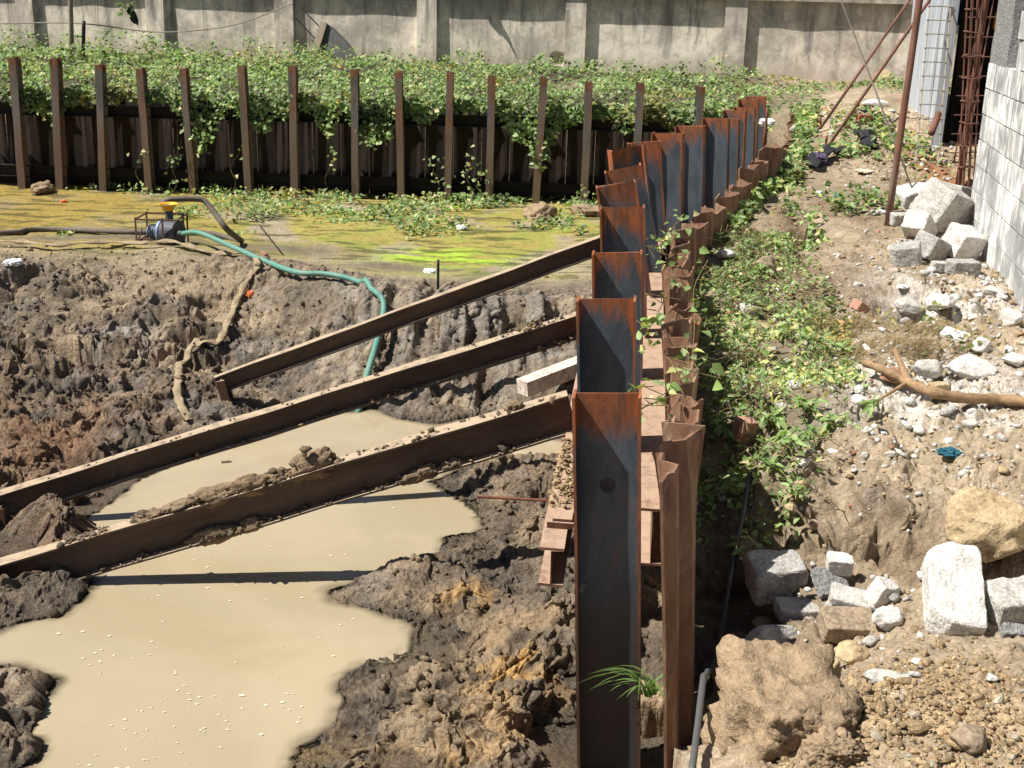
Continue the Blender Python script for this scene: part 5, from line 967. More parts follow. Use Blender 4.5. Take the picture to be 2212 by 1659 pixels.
def ribbon(pts, w, name, mat, label, cat, on=None):
    P_ = spline(pts, 10); P_ = settle(P_, .02) if on else P_; v, f = [], []; n = len(P_)
    for i_, p in enumerate(P_):
        t = (P_[min(i_ + 1, n - 1)] - P_[max(i_ - 1, 0)]).normalized(); s = t.cross(Vector((0, -0.35, 1))).normalized(); up = s.cross(t); k_ = i_ / (n - 1); ww = w * (1 + .12 * math.sin(i_ * .9)); tw = 0.35 * math.sin(i_ * .5)
        s = s * math.cos(tw) + up * math.sin(tw)
        for a, b in ((-1, 0), (-.5, .5), (0, .7), (.5, .5), (1, 0), (.5, -.25), (-.5, -.25)): v.append((p + s * a * ww / 2 + up * b * 0.014)[:])
    for i_ in range(n - 1):
        for k in range(7): f.append((i_ * 7 + k, i_ * 7 + (k + 1) % 7, i_ * 7 + 7 + (k + 1) % 7, i_ * 7 + 7 + k))
    return tag(link(name, mesh_np(name, v, f, True), mat), label, cat)
fh = [(x_ * .3207 + 246.9, y_ * .3207 + 400.5) for x_, y_ in ((-770, 415), (-600, 420), (-400, 440), (-200, 425), (0, 422), (180, 428), (370, 415), (480, 440), (640, 468), (800, 480), (925, 485), (960, 530), (962, 580), (930, 640), (880, 700), (840, 790), (800, 870), (760, 970), (722, 1060), (685, 1108), (600, 1150), (500, 1205), (440, 1245), (440, 1300), (448, 1340), (428, 1400), (440, 1480), (475, 1560), (510, 1620))]
ribbon([ledge(u, v, .06 if v < 545 else .03) for u, v in fh], hx(15), 'flat_hose', M['flathose'], 'flat tan canvas hose draped along the ridge and down into the mud', 'hose', True)
rod('iron_rod', on_pit(946, 626) + Vector((0, 0, hx(58))), on_pit(946, 626), 0.012, M['black'], 'thin dark rod standing upright on the berm by the green scum', 'rod')
rod('iron_rod', W(562, 488, D0), on_pit(612, 552), 0.008, M['black'], 'thin dark rod slanting out of the shallow water', 'rod')
def rag(name, label, cat, p, w, mat, seed, flat=0.35):
    b = bmesh.new(); bmesh.ops.create_icosphere(b, subdivisions=4, radius=1); v = np.array([q.co[:] for q in b.verts]); k = 1 + .35 * perlin(v * 2.2 + seed) + .22 * perlin(v * 5 + seed); v = v * k[:, None] * np.array([w / 2, w / 2.6, w / 2 * flat]); v[:, 2] += .02 * w * perlin(v / w * 14 + seed); f = [[q.index for q in g.verts] for g in b.faces]; b.free()
    o = link(name, mesh_np(name, v, f, False), mat); o.location = Vector(p) + Vector((0, 0, w * .08)); o.rotation_euler = (0, 0, seed); return tag(o, label, cat)
def pw_(p): return (Vector(p) - CAM).dot(FWD) / F
def litter(name, label, cat, u, v, wpx, mat, seed, flat=.35, pit_=False):
    p = on_pit(u, v) if pit_ else on_bank(u, v); return rag(name, label, cat, p, wpx * pw_(p), mat, seed, flat)
litter('white_rag', 'white rag lying at the foot of the back row among vines', 'rag', 996, 496, 30, M['paper'], 1.1, .5, True); litter('white_rag', 'crumpled white plastic beside the upright rod', 'plastic scrap', 928, 588, 28, M['paper'], 2.3, .4, True); litter('white_rag', 'dirty white scrap at the left edge of the mud slope', 'rag', 30, 574, 40, M['paper'], 3.7, .4, True)
litter('plastic_float', 'orange plastic scrap on the algae water', 'plastic scrap', 138, 438, 16, M['orange'], 4.1, .6, True); litter('red_cap', 'pinkish red cap beside the green hose', 'cap', 571, 552, 20, M['pinkstone'], 5.2, .6, True); litter('red_cap', 'red cup in the mud beside the flat hose', 'cap', 541, 640, 16, M['orange'], 6.2, .9, True)
litter('purple_rag', 'crumpled purple rag beside the tyre strip', 'rag', 1765, 352, 52, M['purple'], 1.9, .6); litter('blue_rag', 'dark teal rag on the chalky ground', 'rag', 2048, 988, 48, M['bluecloth'], 2.9, .4); litter('purple_rag', 'small purple rag on the mound', 'rag', 1872, 242, 22, M['purple'], 3.3, .5); litter('white_plastic', 'white plastic scrap on the trodden earth', 'plastic scrap', 1770, 420, 20, M['paper'], 4.6, .5); litter('blue_scrap', 'small teal scrap beside the white scrap on the earth', 'plastic scrap', 1808, 426, 16, M['teal'], 4.9, .5)
litter('white_plastic', 'white plastic on the far trampled vines', 'plastic scrap', 1655, 268, 34, M['paper'], 5.6, .5); litter('blue_scrap', 'blue scrap in the vines above the back row', 'plastic scrap', 1158, 184, 18, M['teal'], 6.6, .5) ; litter('paper_sheet', 'pale paper sheet on the earth before the pole', 'paper', 1866, 375, 44, M['foam'], 7.7, .12); litter('white_plastic', 'white scraps beside the pole foot', 'plastic scrap', 1905, 460, 20, M['paper'], 8.8, .4); litter('white_plastic', 'white paper by the heap of blocks', 'plastic scrap', 1950, 562 + 60, 26, M['paper'], 9.9, .3)
tag(MB().tube(spline([pu.location + Vector((hx(-40), -.1, hx(45))), pu.location + Vector((hx(-46), -.15, hx(20))), ledge(290, 526, .01), ledge(262, 533, .01), ledge(240, 534, .01)], 6), .008, 6).build('power_cable', M['black']), 'thin power cable hanging from the pump frame to the ground', 'cable')
for (u, v, w_, lb) in ((92, 415, 78, 'low heap of soil between the first two piles of the back row'), (1165, 470, 110, 'lit heap of soil around the foot of the twelfth back pile'), (1265, 462, 90, 'soil heap at the foot of the thirteenth back pile')):
    Rk('soil_heap', lb, 'soil heap', u, v, w_, (1, .7, .45), M['soilclod'], 'clod', u, lift=.1, pit_=True)
# yellow tray
yp = on_bank(1608, 444); s_ = pw_(yp); ty = MB(); w2, l2, h2 = 17 * s_, 12 * s_, 9 * s_
ty.box((-w2, -l2, 0), (w2, l2, .006)); ty.box((-w2, -l2, .006), (w2, -l2 + .006, h2)); ty.box((-w2, l2 - .006, .006), (w2, l2, h2)); ty.box((-w2, -l2 + .006, .006), (-w2 + .006, l2 - .006, h2)); ty.box((w2 - .006, -l2 + .006, .006), (w2, l2 - .006, h2)); ty_ = ty.build('plastic_tray', M['lemon']); ty_.location = yp + Vector((0, 0, .02)); ty_.rotation_euler = (.25, -.1, .3); tag(ty_, 'bright yellow plastic tray beside the sheet piling', 'tray')
# tyre strips
def strip(px, label):
    pts = [on_bank(u, v) + Vector((0, 0, .03 + .05 * math.sin(math.pi * i_ / (len(px) - 1)))) for i_, (u, v) in enumerate(px)]; return ribbon(pts, 0.17, 'tyre_strip', M['black'], label, 'tyre strip')
strip([(1752, 366), (1768, 352), (1790, 342), (1815, 337), (1842, 338)], 'curved black strip of tyre lying beside the purple rag'); strip([(1852, 290), (1862, 300), (1872, 312), (1880, 325)], 'short black strip of tyre on the slope of the mound')
# branch
br = [on_bank(u, v) + Vector((0, 0, h_)) for u, v, h_ in ((1862, 822, .10), (1908, 838, .09), (1958, 855, .06), (2008, 869, .05), (2075, 877, .04), (2142, 884, .04), (2210, 885, .04), (2290, 890, .03))]
be = empty('fallen_branch', br[3], 'bare forked branch lying on the white rubble', 'branch')
def sub(pts, r, nm): return MB().tube([Vector(p) - be.location for p in spline(pts, 8)], r, 10).build(nm, M['wood'], be, True)
n_ = (len(br) - 1) * 8 + 1; sub(br, [0.021 + .007 * min(1, i_ / n_ * 2) + .003 * math.sin(i_ * 1.3) for i_ in range(n_)], 'stem'); f0 = on_bank(1925, 812) + Vector((0, 0, .13)); sub([f0, f0.lerp(br[2], .5), br[2]], [.013 + .0006 * i_ for i_ in range(17)], 'fork'); f1 = on_bank(1885, 885) + Vector((0, 0, .02)); sub([br[2], br[2].lerp(f1, .5), f1], [.012 - .0004 * i_ for i_ in range(17)], 'twig')
# black pipe in the trench
bp_ = [on_bank(q.x, q.y) + Vector((0, 0, .035)) for q in spline([Vector((u, v, 0)) for u, v in ((1618, 1045), (1612, 1085), (1600, 1150), (1583, 1230), (1567, 1330), (1552, 1430), (1525, 1540), (1502, 1650), (1490, 1720))], 3)]
for q_ in range(6): bp_ = [bp_[0]] + [Vector((b.x * .5 + a.x * .25 + c.x * .25, b.y * .5 + a.y * .25 + c.y * .25, max(b.z, .5 * a.z + .5 * c.z))) for a, b, c in zip(bp_, bp_[1:], bp_[2:])] + [bp_[-1]]
tag(MB().tube(spline(bp_, 2), .0105, 10).build('poly_pipe', M['polypipe'], None, True), 'dark grey plastic pipe running down the trench beside the sheet piles', 'pipe')
# white painted timber behind the second pile
ta, tb2 = W(1128, 838, 8.9), W(1290, 775, 9.3); td = (tb2 - ta).normalized(); tsd = td.cross(Vector((0, 0, 1))).normalized(); tm = Matrix.Translation(ta) @ Matrix((td, tsd * -1, td.cross(tsd * -1))).transposed().to_4x4(); wbm = MB(); wbm.box((0, -.06, -.055), ((tb2 - ta).length, .06, .055), tm); tag(wbm.build('timber', M['whitewood']), 'white painted timber block sticking out behind the second pile', 'timber')
rbp = W(1030, 1073, 5.75); tag(MB().tube([rbp, W(1200, 1082, 5.72)], .0075, 8).build('rebar_rod', M['rebar']), 'ribbed rebar poking out horizontally beside the waler end', 'rebar rod')
# ropes at the wall, and a dark sheet that stands in for a shadow
def on_wall(u, v, off=0.1):
    r = ray(u, v); t = ((wo + wnorm * (off if (wnorm.dot(CAM - wo) > 0) else -off)) - CAM).dot(wnorm) / r.dot(wnorm); return CAM + r * t
for pts, lb in (([(648, 14), (705, 72), (770, 130), (852, 182)], 'upper dark rope slanting down the back wall'), ([(640, 40), (690, 92), (735, 120), (830, 180)], 'lower dark rope slanting down the back wall')):
    tag(MB().tube(spline([on_wall(u, v, .13) for u, v in pts], 8), .013, 5).build('rope', M['black']), lb, 'rope')
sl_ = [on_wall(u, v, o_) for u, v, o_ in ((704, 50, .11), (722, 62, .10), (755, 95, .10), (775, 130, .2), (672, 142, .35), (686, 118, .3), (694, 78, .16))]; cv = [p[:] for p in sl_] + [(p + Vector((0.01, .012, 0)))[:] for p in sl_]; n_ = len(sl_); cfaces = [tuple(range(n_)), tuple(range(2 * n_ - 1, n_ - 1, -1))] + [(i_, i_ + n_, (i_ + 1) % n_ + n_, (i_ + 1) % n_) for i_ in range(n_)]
tag(link('shade_cloth', mesh_np('shade_cloth', cv, cfaces), m_plain('dark_net', (.13, .125, .118), .95, .1, .3, 9)), 'dark cloth leaning in a triangle against the back wall', 'cloth')  # triangle of shade on the plaster, put in as a thin grey sheet
a_, b_ = on_wall(700, 48, .12), on_wall(668, 150, .5); bd = (b_ - a_).normalized(); bs_ = bd.cross(wnorm).normalized(); bm3 = Matrix.Translation(a_) @ Matrix((bs_, bd.cross(bs_) * -1, bd)).transposed().to_4x4(); bmb = MB(); bmb.box((-.07, -.015, 0), (.07, .015, (b_ - a_).length + .2), bm3); tag(bmb.build('leaning_board', M['greywood']), 'narrow board leaning on the back wall beside the dark cloth', 'board')

# ------------------------------------------------------------------ leaves
LEAFC = np.array([(.215, .315, .105), (.27, .385, .145), (.125, .205, .070), (.36, .45, .21), (.48, .48, .18), (.56, .49, .26)])
def leaves(P_, N_, size, probs, shape='oval', parent_label=None, name='leaves', lw=0.72):
    n = len(P_); P_ = np.asarray(P_); a = RNG.random(n) * 6.283; N_ = N_ / (np.linalg.norm(N_, axis=1)[:, None] + 1e-9); ref = np.stack([np.cos(a), np.sin(a), RNG.normal(size=n) * .35], 1)
    t = ref - N_ * (ref * N_).sum(1)[:, None]; t /= np.linalg.norm(t, axis=1)[:, None] + 1e-9; s = np.cross(N_, t); L = size[:, None]; w = L * (lw * (0.8 + .4 * RNG.random((n, 1)))); fo = L * (0.05 + 0.16 * RNG.random((n, 1))); dr = L * (0.05 + 0.25 * RNG.random((n, 1)))
    b = P_; l1 = P_ + t * L * .28 + s * w * .5 + N_ * fo; r1 = P_ + t * L * .28 - s * w * .5 + N_ * fo; l2 = P_ + t * L * .62 + s * w * .36 + N_ * (fo * .6 - dr * .3); r2 = P_ + t * L * .62 - s * w * .36 + N_ * (fo * .6 - dr * .3); m = P_ + t * L * .5 - N_ * dr * .15; tip = P_ + t * L - N_ * dr
    V_ = np.stack([b, l1, r1, l2, r2, m, tip], 1).reshape(-1, 3); o = np.arange(n)[:, None] * 7
    T = np.concatenate([o + np.array([q]) for q in ((0, 5, 1), (0, 2, 5), (1, 5, 3), (2, 4, 5), (3, 5, 6), (5, 4, 6))], 0)
    pt_ = fbm(P_ * 1.6 + 3, 3); c = LEAFC[RNG.choice(6, n, p=probs)] * (0.7 + .45 * RNG.random((n, 1))) * (1 + .55 * np.clip(pt_, -.8, .5))[:, None]; c = c * (1 - .5 * (fbm(P_ * .9 + 44, 3) > .42)[:, None] * np.array([[-.25, .35, .5]])); return V_, T, np.repeat(c, 7, 0)
def stems(segs, r=0.004):                                          # many thin stems as triangular tubes
    m = MB()
    for s in segs: m.tube(s, r, 4, False)
    return m
def veg(name, label, cat, parts, kind='stuff', parent=None):
    V_, F_, C_ = [], [], []; o = 0
    for v, f, c in parts: V_.append(v); F_.append(f + o); C_.append(c); o += len(v)
    me = mesh_np(name, np.concatenate(V_), np.concatenate(F_), False, np.concatenate(C_)); ob = link(name, me, M['leaf'], parent); return tag(ob, label, cat, None, kind)
UPN = np.array([0, 0, 1.0])
def tiltn(n, k=.55, bias=(-.25, -.35, 0)): return UPN[None, :] + RNG.normal(size=(n, 3)) * k + np.array(bias)
# 1 the vines on the bank behind the back row
x2, y2, A2 = b2[2], b2[3], np.ones_like(b2[2]); P2 = b2[0]
wl_y = wo.y + (x2 - wo.x) * wdir.y / wdir.x
hmap = 0.05 + 0.46 * sstep(-.2, .65, fbm(ux(x2 * 1.0, y2 * .9) + 5, 4)) ** 1.2 + .12 * (x2 < 0) * sstep(0, .5, perlin(ux(x2 * .4 + 3, y2 * .3)))
hmap = hmap * np.interp(x2, [-9, -3, 2], [1, .85, .6]); edge_in = (y2 < wl_y - 0.25) & (y2 > backy(x2) + 0.25) & (x2 > -11)
bare = zsum([(622, 128, .72, 28, 8), (1250, 205, .5, 60, 8), (1790, 235, .7, 90, 30), (1900, 210, .8, 130, 30), (1780, 260, .6, 120, 30)], x2, y2)
w_ = edge_in * (1 - np.clip(bare * 1.4, 0, 1)) * (0.12 + sstep(-.6, .0, fbm(ux(x2 * 1.1, y2 * 1.1) + 55, 4))) * np.where(x2 > 3.6, .55, 1.0) * np.where(x2 > 7.6, 0, 1)
ix = pick(w_, 30000); n = len(ix); hh = hmap[ix] * RNG.random(n) ** .45 * np.clip(1 - bare[ix], .2, 1) * np.where(x2[ix] > 3.6, .6, 1)
Pb = P2[ix] + np.stack([RNG.normal(size=n) * .04, RNG.normal(size=n) * .04, hh], 1); pts1 = leaves(Pb, tiltn(n), RNG.uniform(.04, .088, n), [.28, .33, .12, .20, .04, .03])
# the overhanging fringe and curtains in front of the sheet tops
n = 12000; xf = RNG.uniform(-9.5, 3.4, n); cur = sstep(-.15, .55, fbm(ux(xf * .75, xf * 0) + 4.4, 3)); cu = np.zeros(n)
for (u, hw, ln) in ((60, 120, .10), (110, 40, .25), (430, 70, .55), (560, 90, .28), (700, 40, .3), (800, 90, .42), (900, 40, .2), (1150, 45, .62), (1110, 70, .3), (1330, 60, .2), (1455, 60, .42), (1480, 30, .5)):
    xc = (u - CX) / F * 17.4; cu = np.maximum(cu, ln * np.exp(-((xf - xc) / (hw / F * 17.4 * .6)) ** 2))
dn = (0.09 + .13 * cur + cu) * RNG.random(n) ** .9; zf = 0.60 + .12 * RNG.random(n) - dn * 1.25; yf = backy(xf) + .27 - .33 * np.clip(.25 + dn * 1.3, 0, 1) * RNG.random(n) ** .7
keep = (RNG.random(n) < .35 + .65 * cur + cu); keep &= ~((np.abs(xf - (622 - CX) / F * 17.4) < .25) & (zf < .35)); Pf = np.stack([xf, yf, zf], 1)[keep]; n = len(Pf); Nf = np.array([-.3, -.9, .55])[None, :] + RNG.normal(size=(n, 3)) * .5; pts2 = leaves(Pf, Nf, RNG.uniform(.045, .09, n), [.30, .27, .20, .15, .05, .03])
veg('vine_cover', 'dense green creeping vines over the earth behind the back row of piles', 'vines', [pts1, pts2])
# a few hanging vine plants with stems
def hang(u0, v0, u1, v1, y_, nl, label, size=.06, pr=(.2, .25, .1, .15, .2, .1)):
    a, b = PY(u0, v0, y_), PY(u1, v1, y_ - .02); e = empty('hanging_vine', b, label, 'vine'); ks = [a.lerp(b, t) + Vector((.05 * math.sin(t * 9 + u0), .03 * math.sin(t * 7), 0)) - e.location for t in np.linspace(0, 1, 14)]
    stems([ks]).build('stem', M['stem'], e); P_ = np.array([ks[RNG.integers(0, 14)][:] for _ in range(nl)]) + RNG.normal(size=(nl, 3)) * np.array([.07, .04, .05]); v, f, c = leaves(P_, np.array([-.4, -.8, .5])[None, :] + RNG.normal(size=(nl, 3)) * .5, RNG.uniform(size * .7, size * 1.3, nl), list(pr)); ob = link('foliage', mesh_np('foliage', v, f, False, c), M['leaf'], e); return e
for (u0, v0, u1, v1, y_, nl, lb) in ((296, 330, 306, 425, 17.2, 14, 'sparse yellowish vine climbing the fourth pile of the back row'), (384, 300, 372, 420, 17.2, 26, 'pale leaved vine between two piles above the pump'), (510, 320, 500, 420, 17.25, 8, 'thin bare vine stem before the sixth pile of the back row'), (715, 300, 708, 430, 17.2, 14, 'thin vine trailing beside the dark upright pile'), (945, 345, 938, 440, 16.95, 34, 'leafy vine climbing beside the tenth pile of the back row'), (1032, 370, 1040, 450, 16.95, 40, 'yellowish vine climbing left of the eleventh pile'), (1012, 330, 1020, 440, 17.0, 24, 'sparse vine between the tenth and eleventh piles'), (1262, 400, 1268, 460, 16.9, 20, 'short vine on the thirteenth pile of the back row'), (620, 200, 615, 260, 17.05, 12, 'dry roots hanging below the bare soil patch')): hang(u0, v0, u1, v1, y_, nl, lb)
bgp2 = PY(275, 14, 24.35); nq = 46; q_ = np.array(bgp2[:])[None, :] + RNG.normal(size=(nq, 3)) * np.array([.10, .04, .10]); v_, f_, c_ = leaves(q_, np.array([-.4, -.8, .5])[None, :] + RNG.normal(size=(nq, 3)) * .5, RNG.uniform(.05, .1, nq), [.3, .3, .1, .24, .03, .03]); tag(link('wall_plant', mesh_np('wall_plant', v_, f_, False, c_), M['leaf']), 'small green plant sprouting on the back wall above the black bag', 'plant')
# 2 vines on the ledge
xp, yp2 = PIT['x'], PIT['y']; zl = np.maximum.reduce([zsum([(560, 470, -.78, 170, 26), (640, 440, -.76, 260, 14), (700, 478, -.78, 100, 14)], xp, yp2), zsum([(880, 475, -.76, 150, 32), (930, 500, -.76, 120, 22), (980, 450, -.75, 250, 13)], xp, yp2), zsum([(1240, 455, -.72, 70, 22), (1130, 505, -.76, 150, 14), (480, 430, -.78, 120, 10), (270, 420, -.78, 120, 5), (1230, 500, -.74, 60, 20)], xp, yp2) * .7])
ix = pick(PIT['area'] * sstep(.3, .95, zl + .6 * fbm(ux(xp * 1.3, yp2 * 1.3) + 66, 3)) * (yp2 > 12.6) + 1e-9, 3300); n = len(ix); hh = .16 * RNG.random(n) ** 1.0 * zl[ix]
Pl = PIT['P'][ix] + np.stack([RNG.normal(size=n) * .03, RNG.normal(size=n) * .03, hh + .01], 1); veg('ledge_vines', 'low green creepers on the wet ledge at the foot of the back row', 'vines', [leaves(Pl, tiltn(n, .6), RNG.uniform(.035, .08, n), [.28, .28, .12, .2, .08, .04])])
# 3 creeper on the right bank
def inpoly(poly_px, x, y, z0):
    P_ = np.array([G(u, v, z0)[:2] for u, v in poly_px]); return seg_sd(P_, x, y) < 0
xb, yb_, Pq = b1[2], b1[3], b1[0]; near_ = inpoly([(1500, 1000), (1478, 760), (1490, 560), (1530, 500), (1600, 520), (1690, 540), (1725, 590), (1790, 640), (1830, 700), (1850, 790), (1838, 880), (1760, 960), (1690, 1000), (1640, 1010), (1570, 930)], xb, yb_, .14)
w_ = PIT['area'][:1][0] * 0 + areab * near_ * (.06 + sstep(-.5, .2, fbm(ux(xb * 2.4, yb_ * 1.9) + 12, 4))) * (.6 + .4 * sstep(.05, .3, xb - sheetx(yb_))); ix = pick(w_, 7000); n = len(ix); hm = (.02 + .10 * sstep(-.4, .6, fbm(ux(xb[ix] * 2.2, yb_[ix] * 2.2) + 31, 3)))
Pc = Pq[ix] + np.stack([RNG.normal(size=n) * .02, RNG.normal(size=n) * .02, hm * RNG.random(n) ** .6], 1); ylw = sstep(.2, 1, zsum([(1690, 800, .12, 90, 70), (1660, 730, .12, 80, 60)], xb[ix], yb_[ix]))
iy = ylw > RNG.random(n) * 1.1; pa1 = leaves(Pc[~iy], tiltn((~iy).sum(), .6), RNG.uniform(.02, .052, (~iy).sum()), [.22, .26, .10, .22, .13, .07], lw=.55); pa2 = leaves(Pc[iy], tiltn(iy.sum(), .6), RNG.uniform(.024, .062, iy.sum()), [.14, .17, .05, .18, .30, .16], lw=.6)
veg('creeper', 'tangled green and yellowing creeper covering the bank beside the sheet piles', 'creeper', [pa1, pa2])
sg = []
for i_ in range(420):
    q = Pq[ix[RNG.integers(0, len(ix))]]; a = RNG.random() * 6.28; L = RNG.uniform(.08, .28); s = [Vector(q) + Vector((math.cos(a) * L * t, math.sin(a) * L * t, .02 + .08 * math.sin(t * 2.6))) for t in (0, .33, .66, 1)]; sg.append(s)
tag(stems(sg, .0022).build('creeper_stems', M['stem']), 'thin brown runner stems tangled under the creeper', 'creeper', None, 'stuff')
mid = inpoly([(1590, 470), (1560, 430), (1600, 360), (1640, 300), (1665, 270), (1740, 300), (1740, 340), (1720, 385), (1640, 410)], xb, yb_, .42); far_ = inpoly([(1640, 250), (1620, 195), (1700, 165), (1900, 165), (1935, 200), (1830, 215), (1750, 245), (1760, 280), (1690, 285)], xb, yb_, .65)
sp = zsum([(1905, 300, .58, 60, 18), (1760, 500, .26, 40, 12), (1735, 425, .36, 50, 8), (1880, 440, .33, 60, 8), (2080, 740, .22, 80, 22), (1950, 690, .17, 60, 16), (1850, 330, .5, 60, 8), (1700, 470, .28, 60, 12), (1780, 455, .3, 80, 8)], xb, yb_)
w_ = areab * (mid * (.15 + sstep(-.4, .2, fbm(ux(xb * 1.6, yb_ * 1.6) + 17, 3))) + far_ * (.2 + sstep(-.3, .3, fbm(ux(xb, yb_) + 27, 3))) + .45 * sp * sstep(-.2, .4, fbm(ux(xb * 4, yb_ * 3) + 37, 3))); ix = pick(w_, 4300); n = len(ix)
Pm = Pq[ix] + np.stack([RNG.normal(size=n) * .02, RNG.normal(size=n) * .02, .12 * RNG.random(n)], 1); veg('ground_weeds', 'scattered low weeds along the far end of the bank and around the mound', 'weeds', [leaves(Pm, tiltn(n, .65), np.clip(RNG.uniform(.004, .0075, n) * np.array(Pm[:, 1]), .025, .085), [.27, .26, .14, .16, .12, .05], lw=.6)])
# 4 taller lance leaved weeds at the near edge of the creeper
def weed(u, v, hgt, nl, label, size=.062, spread=.6):
    hgt *= .75
    p = on_bank(u, v); e = empty('weed', p, label, 'weed'); sg = []; P_ = []; N_ = []
    for s in range(4):
        a = RNG.random() * 6.28; top = Vector((math.cos(a) * hgt * spread, math.sin(a) * hgt * spread, hgt * RNG.uniform(.6, 1))); ks = [top * t + Vector((0, 0, .25 * hgt * math.sin(t * 3.14))) for t in np.linspace(0, 1, 7)]; sg.append(ks)
        for q in range(nl // 4): k_ = ks[RNG.integers(2, 7)]; P_.append(k_[:]); N_.append((RNG.normal() * .5 - .2, RNG.normal() * .5 - .3, 1))
    stems(sg, .0028).build('stem', M['stem'], e); v_, f_, c_ = leaves(np.array(P_), np.array(N_), RNG.uniform(size * .6, size * 1.25, len(P_)), [.36, .32, .14, .14, .03, .01], lw=.36); link('foliage', mesh_np('foliage', v_, f_, False, c_), M['leaf'], e); return e
for (u, v, h_, nl, lb) in ((1690, 1000, .16, 26, 'lance leaved weed at the near end of the creeper'), (1765, 975, .14, 26, 'leafy weed beside the white crumbs'), (1805, 940, .12, 22, 'weed at the edge of the chalky ground'), (1640, 1035, .15, 24, 'weed above the black pipe end'), (1715, 1105, .13, 14, 'drooping weed on the lip of the dug hole'), (1820, 770, .13, 18, 'dark green weed at the right edge of the creeper'), (1880, 895, .1, 12, 'small weed near the branch tip'), (1575, 960, .14, 24, 'shaded weed by the pink brick'), (1740, 905, .14, 28, 'broad weed in the middle of the creeper edge'), (1600, 1085, .12, 18, 'shaded weed beside the top of the black pipe'), (1660, 930, .14, 26, 'weed behind the lance leaved one')): weed(u, v, h_, nl, lb)
# climbing vines on the near sheet piles
def climber(pts, nl, label, size):
    P0 = [W(*q) for q in pts]; e = empty('climbing_vine', P0[0], label, 'vine'); ks = [p - P0[0] for p in spline(P0, 8)]; sg = [ks]
    for q in range(6): a = ks[RNG.integers(1, len(ks))]; sg.append([a, a + Vector((RNG.normal() * .06, RNG.normal() * .06, .03)), a + Vector((RNG.normal() * .12, RNG.normal() * .1, -.02))])
    stems(sg, .0024).build('stem', M['stem'], e); P_ = np.array([ks[RNG.integers(0, len(ks))][:] for _ in range(nl)]) + RNG.normal(size=(nl, 3)) * .045; v_, f_, c_ = leaves(P_, tiltn(nl, .7), RNG.uniform(size * .6, size * 1.3, nl), [.22, .25, .08, .22, .18, .05], lw=.7); link('foliage', mesh_np('foliage', v_, f_, False, c_), M['leaf'], e)
climber([(1480, 860, 5.1), (1482, 800, 5.1), (1484, 745, 5.2)], 9, 'young vine with three big leaves over the second sheet pile', .06); climber([(1395, 720, 6.0), (1420, 680, 6.2), (1450, 610, 6.6), (1470, 560, 7.0)], 30, 'pale leaved vine straggling across the waler and sheet piles', .05); climber([(1390, 860, 5.15), (1410, 872, 5.0), (1435, 850, 5.2)], 22, 'withered vine lying on the waler beside the front pile', .045); climber([(1440, 560, 7.2), (1430, 520, 7.5), (1475, 470, 8.2)], 30, 'vine tangled between the far waler and sheet piles', .055); climber([(1530, 560, 7.2), (1500, 620, 6.8), (1500, 700, 6.2), (1495, 780, 5.8)], 22, 'vine creeping over the sheet tops from the bank', .06)
# grass tuft at the front pile
def grass(p, n, L, name, label, cat, mat_col, spread=.8, w=.006, kind='thing'):
    V_, F_, C_ = [], [], []; o = 0
    for i_ in range(n):
        a = RNG.random() * 6.28; l_ = L * RNG.uniform(.45, 1); d = np.array([math.cos(a), math.sin(a) * .6, 0]) * spread; s = np.array([-math.sin(a), math.cos(a), 0]) * w; c = np.array(mat_col) * RNG.uniform(.7, 1.3); base = np.array([RNG.normal() * .02, RNG.normal() * .02, 0])
        for k in range(6): t = k / 5; q = base + d * l_ * t * (.4 + .6 * t) + np.array([0, 0, l_ * (1.0 * t - .85 * t * t)]); ww = s * (1 - t) ** .7; V_ += [q - ww, q + ww]; C_ += [c, c]
        F_ += [(o + 2 * k, o + 2 * k + 1, o + 2 * k + 3, o + 2 * k + 2) for k in range(5)]; o += 12
    ob = link(name, mesh_np(name, np.array(V_), np.array(F_), False, np.array(C_)), M['leaf']); ob.location = p; return tag(ob, label, cat, None, kind)
gp_ = PY(1418, 1500, 4.60); grass(PY(1404, 1500, 4.22), 26, .36, 'grass_tuft', 'green grass tuft growing from the clod between front pile and sheet pile', 'grass', (.13, .22, .06))
me = rock_mesh('soil_clod', 'blockclod', .15, .17, 1.3, 991, 5); o = link('soil_clod', me, M['soilclod']); o.location = gp_ + Vector((.0, .03, -.65)); tag(o, 'upright pillar of soil under the grass tuft beside the front pile', 'soil clod')
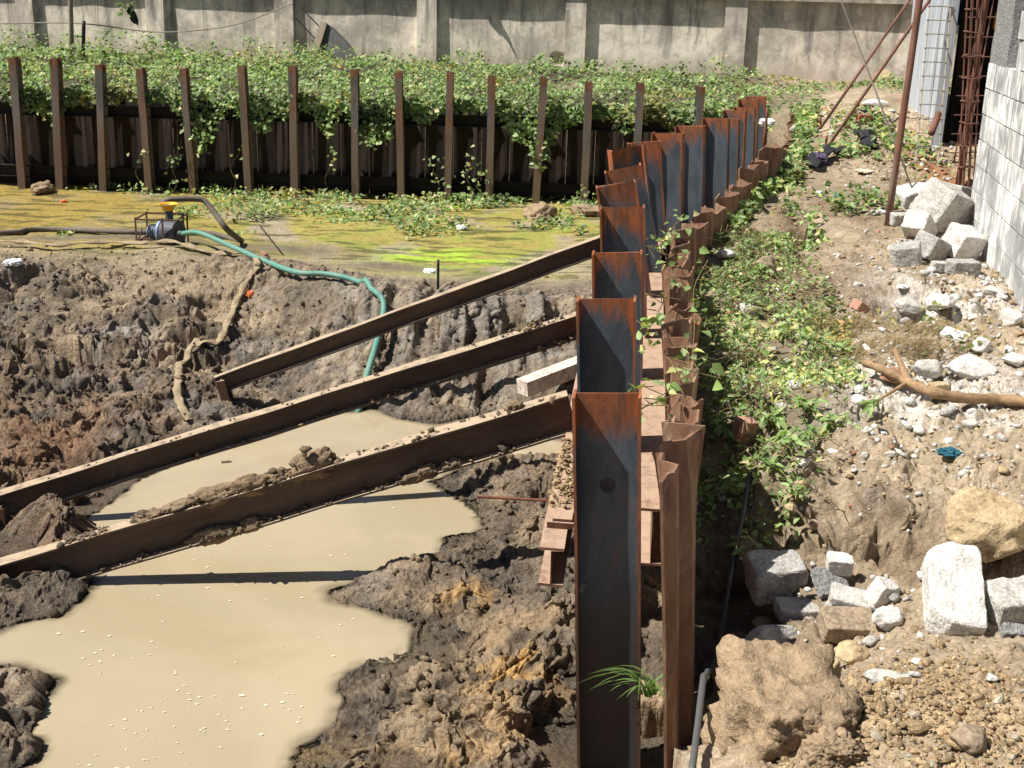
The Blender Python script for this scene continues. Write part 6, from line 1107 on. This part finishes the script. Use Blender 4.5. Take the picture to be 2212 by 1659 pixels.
# dry grass on the bank
V_, F_, C_ = [], [], []; o = 0
dz = zsum([(1800, 700, .15, 90, 22), (1870, 750, .16, 90, 24), (1960, 760, .17, 90, 20), (1960, 720, .18, 70, 14)], xb, yb_); ix = pick(areab * dz ** 1.5, 1300)
for i_ in ix:
    q = Pq[i_]; a = RNG.normal() * .5 + .1; L = RNG.uniform(.06, .2); d = np.array([math.cos(a), math.sin(a) * 1.0, 0]); s = np.array([-d[1], d[0], 0]) * .0016; c = np.array((.36, .27, .15)) * RNG.uniform(.6, 1.2)
    for k in range(4): t = k / 3; p = q + d * L * t + np.array([0, 0, .012 + .05 * math.sin(t * 3) * RNG.random()]); V_ += [p - s, p + s]; C_ += [c, c]
    F_ += [(o + 2 * k, o + 2 * k + 1, o + 2 * k + 3, o + 2 * k + 2) for k in range(3)]; o += 8
tag(link('dry_grass', mesh_np('dry_grass', np.array(V_), np.array(F_), False, np.array(C_)), M['leaf']), 'flattened dry brown grass on the bank beside the creeper', 'grass', None, 'stuff')

# ------------------------------------------------------------------ palm leaning over the wall, above the picture; its leaves shade the plaster
tr = empty('palm_tree', on_wall(1150, 60, -1.4) * 1.0, 'palm behind the back wall whose long leaves shade the plaster', 'tree'); tr.location.z = 0.6; tl = tr.location.copy()
MB().tube(spline([Vector((0, 0, 0)), Vector((-.2, 0, 1.6)), Vector((-.5, -.1, 3.4))], 6), .14, 10).build('trunk', M['greywood'], tr)
hd = tl + Vector((-.5, -.1, 3.4))
for (u0, v0, u1, v1, w_) in ((1066, 18, 1118, 128, .09), (1052, 15, 1100, 95, .12), (955, -30, 995, 45, .12), (1255, -40, 1290, 30, .16), (1030, -40, 1062, 10, .1)):
    q0, q1 = on_wall(u0, v0, 0) - travel * 2.0, on_wall(u1, v1, 0) - travel * 2.0; ks = spline([hd, hd.lerp(q0, .5) + Vector((0, 0, .25)), q0, q0.lerp(q1, .5), q1], 6); n_ = len(ks); v_ = []; f_ = []
    for i_, p in enumerate(ks):
        t_ = (ks[min(i_ + 1, n_ - 1)] - ks[max(i_ - 1, 0)]).normalized(); sd_ = t_.cross(travel).normalized() * w_ * .5 * math.sin(math.pi * min(1, .08 + i_ / (n_ - 1) * .92)) ** .6; v_ += [(p - sd_ - tl)[:], (p + Vector((0, 0, .02)) - tl)[:], (p + sd_ - tl)[:]]
    for i_ in range(n_ - 1): f_ += [(3 * i_, 3 * i_ + 1, 3 * i_ + 4, 3 * i_ + 3), (3 * i_ + 1, 3 * i_ + 2, 3 * i_ + 5, 3 * i_ + 4)]
    link('frond', mesh_np('frond', v_, f_, False, np.tile((.16, .24, .08), (len(v_), 1))), M['leaf'], tr)
